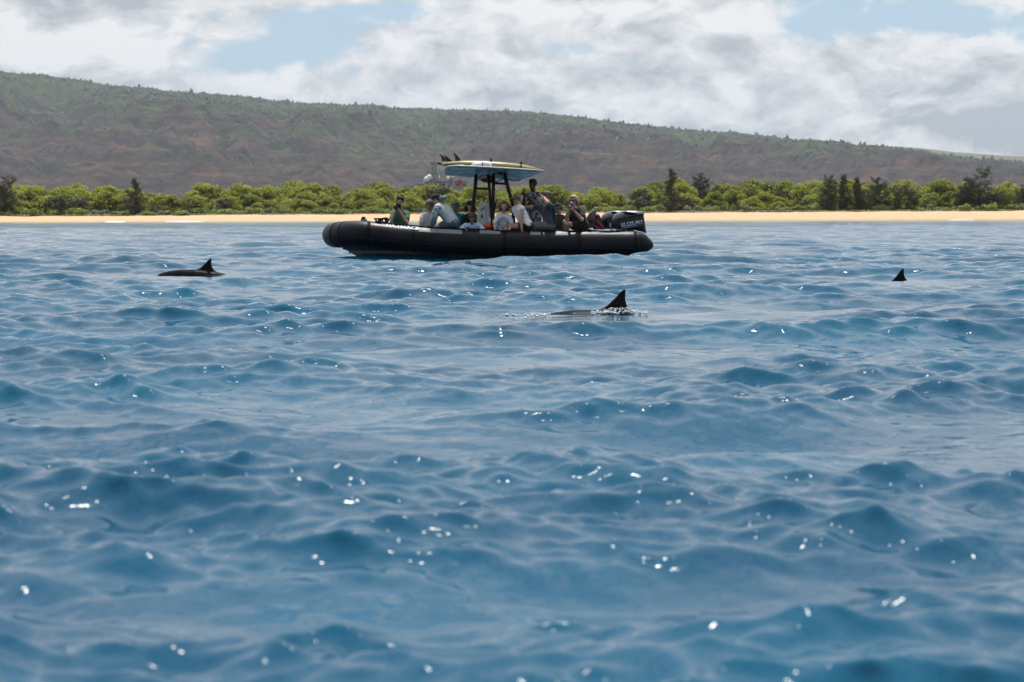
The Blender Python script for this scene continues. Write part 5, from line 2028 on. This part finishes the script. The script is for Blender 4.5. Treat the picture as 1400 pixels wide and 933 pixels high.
    r = person('man in grey tee and olive cap looking through binoculars, seated on the tube', (746.5, 268, -.66), (-.98, -.2, .02), (748, 278, -.70), (749, 291, -.74), (752.5, 309.5, -.78),
               (742.5, 284.0, -.50), (749.5, 284.0, -.92), ((731.5, 283.5, -.36), (720.5, 283, -.30)), ((750.8, 279.8, -1.10), (741.5, 268.5, -.92)), 'light', 'tee_shirt', .9, greyt, khaki,
               hair='sandy', hat=('cap', (.14, .14, .085), -1), bottom_len=1.3, kneeL=(732, 308, -.6), kneeR=(731, 309.5, -.84), ankL=(733, 336, -.5), ankR=(734, 337, -.66), build=1.15, seed=11, gripR=1.2, gripL=.4)
    # dark teal towel over his back
    rr = []
    for px, py, w in ((752.5, 277, .13), (757, 283, .20), (759, 293, .22), (760, 304, .22), (760.5, 313, .21)):
        q = P(px, py, -.76)
        rr.append([q + Vector((-.05 * math.cos(u * 1.4) - .0, w * u, 0)) if j < 7 else q + Vector((-.05 * math.cos(u * 1.4) + .03, w * u, 0)) for j, u in list(enumerate([-1, -.67, -.33, 0, .33, .67, 1])) + list(enumerate([1, .67, .33, 0, -.33, -.67, -1], 7))])
    link_mesh('towel', MB().loft(rr).mesh('towel'), W('dark_teal_towel', (.022, .065, .090)), r['body'])
    c = P(737.5, 264.5, -.78)
    o = empty('binoculars', c); tag(o, 'black binoculars raised by the man in the olive cap', 'binoculars')
    for dy in (-.035, .035):
        MB().tube([c + Vector((.07, dy, 0)), c + Vector((.0, dy, 0)), c + Vector((-.02, dy, 0)), c + Vector((-.07, dy, 0))], [.022, .025, .032, .034], 12).build('barrel', M_RUBBER_M, o)
    MB().box(c, (.05, .05, .02), bevel=.005).build('bridge', M_RUBBER_M, o)
    person('person in floppy black sun hat and green mirrored sunglasses sitting behind the tube', (762.5, 284.5, .25), (-.6, -.85, -.03), (764.5, 294, .28), (765.5, 304, .3), (766, 318, .32),
           (758, 299.5, .2), (773, 299, .3), ((755, 310, .1), (760, 320, -.05)), ((775.5, 310, .25), (771, 320, .1)), 'tan', 'shirt', 1.6, W('charcoal_shirt', (.035, .033, .035)), black,
           hair='brown', hat=('bucket', (.014, .013, .013), 1), glasses=(.01, .16, .08), legdir=(0, -1, 0), seed=12)
    r = person('blonde woman in black tee and sunglasses sipping from a blue can on the tube', (784, 274.5, -.70), (-.5, -.85, -.08), (787, 285.5, -.72), (789, 297, -.74), (793.5, 309.5, -.76),
               (779.5, 290.5, -.66), (796, 290.5, -.74), ((774.5, 300.5, -.88), (779, 287.0, -.98)), ((795.5, 301.5, -.98), (785, 288.8, -1.02)), 'tan', 'tee_shirt', .6, black, black,
               hair='blonde', hair_style='bob', glasses=(.008, .008, .009), bottom_len=.6, kneeL=(772, 304, -.70), kneeR=(774.5, 306.5, -.92), ankL=(774, 333, -.6), ankR=(776, 334, -.68), build=1.10, seed=13, gripL=1.2, gripR=1.2)
    c = P(780.2, 281.6, -1.0)
    o = empty('drink_can', c); tag(o, 'blue drink can held by the blonde woman', 'can')
    d = Vector((.25, .35, .9)).normalized()
    MB().tube([c - d * .075, c - d * .07, c + d * .06, c + d * .075], [.028, .036, .036, .028], 14).build('can_body', pmat('blue_can', (.02, .07, .20), .25, .5, metal=.3, vary=.1), o)
    MB().tube([c + d * .074, c + d * .080], .027, 14).build('can_lid', pmat('can_aluminium', (.6, .6, .6), .3, .5, metal=1.0), o)


people()

# ================================================================== dolphins
M_DOLPHIN = bpy.data.materials.new('dolphin_skin')
M_DOLPHIN.use_nodes = True
_g = NT(M_DOLPHIN.node_tree); _b = M_DOLPHIN.node_tree.nodes['Principled BSDF']
_co = _g.node('ShaderNodeTexCoord').outputs['Object']
_z = _g.sep(_co)[2]
_n = _g.noise(_co, 3.0, 3.0, .5)
_back = _g.mix(_g.ss(_n, .3, .7), (.008, .008, .010), (.018, .016, .017))
_flank = _g.ss(_g.m('ADD', _z, _g.m('MULTIPLY', _n, .05)), .02, .10)
_g.link(_g.mix(_flank, (.026, .023, .023), _back), _b.inputs['Base Color'])
_b.inputs['Roughness'].default_value = .34
_b.inputs['Specular IOR Level'].default_value = .012


def dolphin_mesh():
    """whole animal, 1.95 m, heading -x, back at z = .19; fin base centred on x = 0"""
    mb = MB()
    prof = [(-1.08, .018, .016, -.03), (-1.00, .030, .026, -.03), (-.93, .036, .030, -.025), (-.88, .062, .065, -.005), (-.80, .092, .10, 0), (-.66, .130, .142, 0), (-.45, .165, .178, 0), (-.2, .182, .194, 0), (.0, .176, .188, .002),
            (.2, .150, .165, .004), (.42, .105, .128, .004), (.60, .062, .088, 0), (.76, .030, .055, -.005), (.86, .020, .030, -.01)]
    rings = []
    for x, hw, hh, zc in prof:
        rings.append([Vector((x, hw * math.cos(a), zc + hh * math.sin(a))) for a in [6.283 * k / 20 for k in range(20)]])
    mb.loft(rings)
    # dorsal fin: swept back, stacked foil sections
    secs = []
    for f, x0, x1, t in ((-.25, -.27, .26, .030), (0, -.175, .17, .026), (.15, -.12, .125, .023), (.3, -.075, .10, .020), (.5, -.035, .085, .017), (.7, .0, .08, .013),
                         (.86, .03, .08, .009), (.96, .055, .082, .006), (1.0, .068, .080, .004)):
        z = .178 + .245 * f
        ring = []
        for k in range(14):
            a = 6.283 * k / 14
            u = (1 + math.cos(a)) / 2
            ring.append(Vector((1.15 * (x0 + (x1 - x0) * (1 - u)), t * math.sin(a) * (.55 + .45 * u), z)))
        secs.append(ring)
    mb.loft(secs)
    # flippers and flukes
    for s in (-1, 1):
        rr = []
        for f, c, w in ((0, Vector((-.55, s * .13, -.08)), .085), (.4, Vector((-.49, s * .24, -.14)), .075), (.8, Vector((-.38, s * .33, -.19)), .045), (1, Vector((-.32, s * .37, -.21)), .012)):
            rr.append([c + Vector((w * math.cos(a), 0, .016 * math.sin(a))) for a in [6.283 * k / 10 for k in range(10)]])
        mb.loft(rr)
        rr = []
        for f, c, w in ((0, Vector((.82, 0, -.01)), .09), (.5, Vector((.92, s * .13, -.01)), .075), (.85, Vector((1.0, s * .23, -.01)), .04), (1, Vector((1.04, s * .27, -.01)), .01)):
            rr.append([c + Vector((w * math.cos(a), 0, .013 * math.sin(a))) for a in [6.283 * k / 10 for k in range(10)]])
        mb.loft(rr)
    me = remeshed(mb, 'dolphin', .0125, 2)
    me.materials.append(M_DOLPHIN)
    return me


DM = dolphin_mesh()


def water_at_pixel(px, py):
    """point of the wavy sea surface that lands on a pixel row"""
    Y = on_z(px, py).y
    for _ in range(14):
        X = at(px, py, Y).x
        z = sea_z(X, Y)
        Y = Y + 0.6 * ((on_z(px, py, z)).y - Y)
    return Vector((at(px, py, Y).x, Y, sea_z(at(px, py, Y).x, Y)))


def put_dolphin(px, py, rise, pitch, yaw, label, sc=1.0):
    w = water_at_pixel(px, py)
    o = bpy.data.objects.new('dolphin', DM)
    COL.objects.link(o)
    o.scale = (sc, sc, sc)
    o.rotation_euler = (0, R(pitch), R(yaw))
    o.location = (w.x, w.y, w.z + rise - .19 * sc)
    tag(o, label, 'dolphin', 'dolphins at the surface')
    return w


DA = put_dolphin(281, 377, .08, 3.5, 2, 'dolphin with a long stretch of wet brown back out of the water', .92)
DB = put_dolphin(841, 429.5, .03, 2.6, -2, 'dolphin with tall dark fin cutting through white foam in front of the boat', .98)
DC = put_dolphin(1230, 386, .0, -3, 3, 'dolphin showing only its small black fin above unbroken water', .90)


def splash():
    """foam and droplets thrown up round the fin of the middle dolphin"""
    r = random.Random(8)
    mb = MB()
    for k in range(260):
        q = r.random()
        x = DB.x - .24 + .56 * q ** 1.2
        y = DB.y - .02 - abs(r.gauss(0, .07)) - .05
        z = sea_z(x, y) if k % 6 == 0 else DB.z
        hump = .055 * math.exp(-((x - DB.x - .04) / .2) ** 2)
        s = abs(r.gauss(0, .0035)) + .002
        mb.ball((x, y, z + abs(r.gauss(0, .014)) + hump * r.random() + .004), (s * r.uniform(1, 2.4), s, s * r.uniform(.6, 1.1)), seg=6, rings=4)
    for k in range(60):
        x = DB.x - .8 + r.gauss(0, .25); y = DB.y - .05 + r.gauss(0, .06)
        mb.ball((x, y, sea_z(x, y) + .004), (r.uniform(.005, .02), .006, .005), seg=6, rings=4)
    o = mb.build('splash_foam', pmat('foam_white', (.75, .78, .80), .5, .5, vary=.1, vscale=30))
    tag(o, 'white splash foam round the fin of the foremost dolphin', 'foam', kind='stuff')


splash()
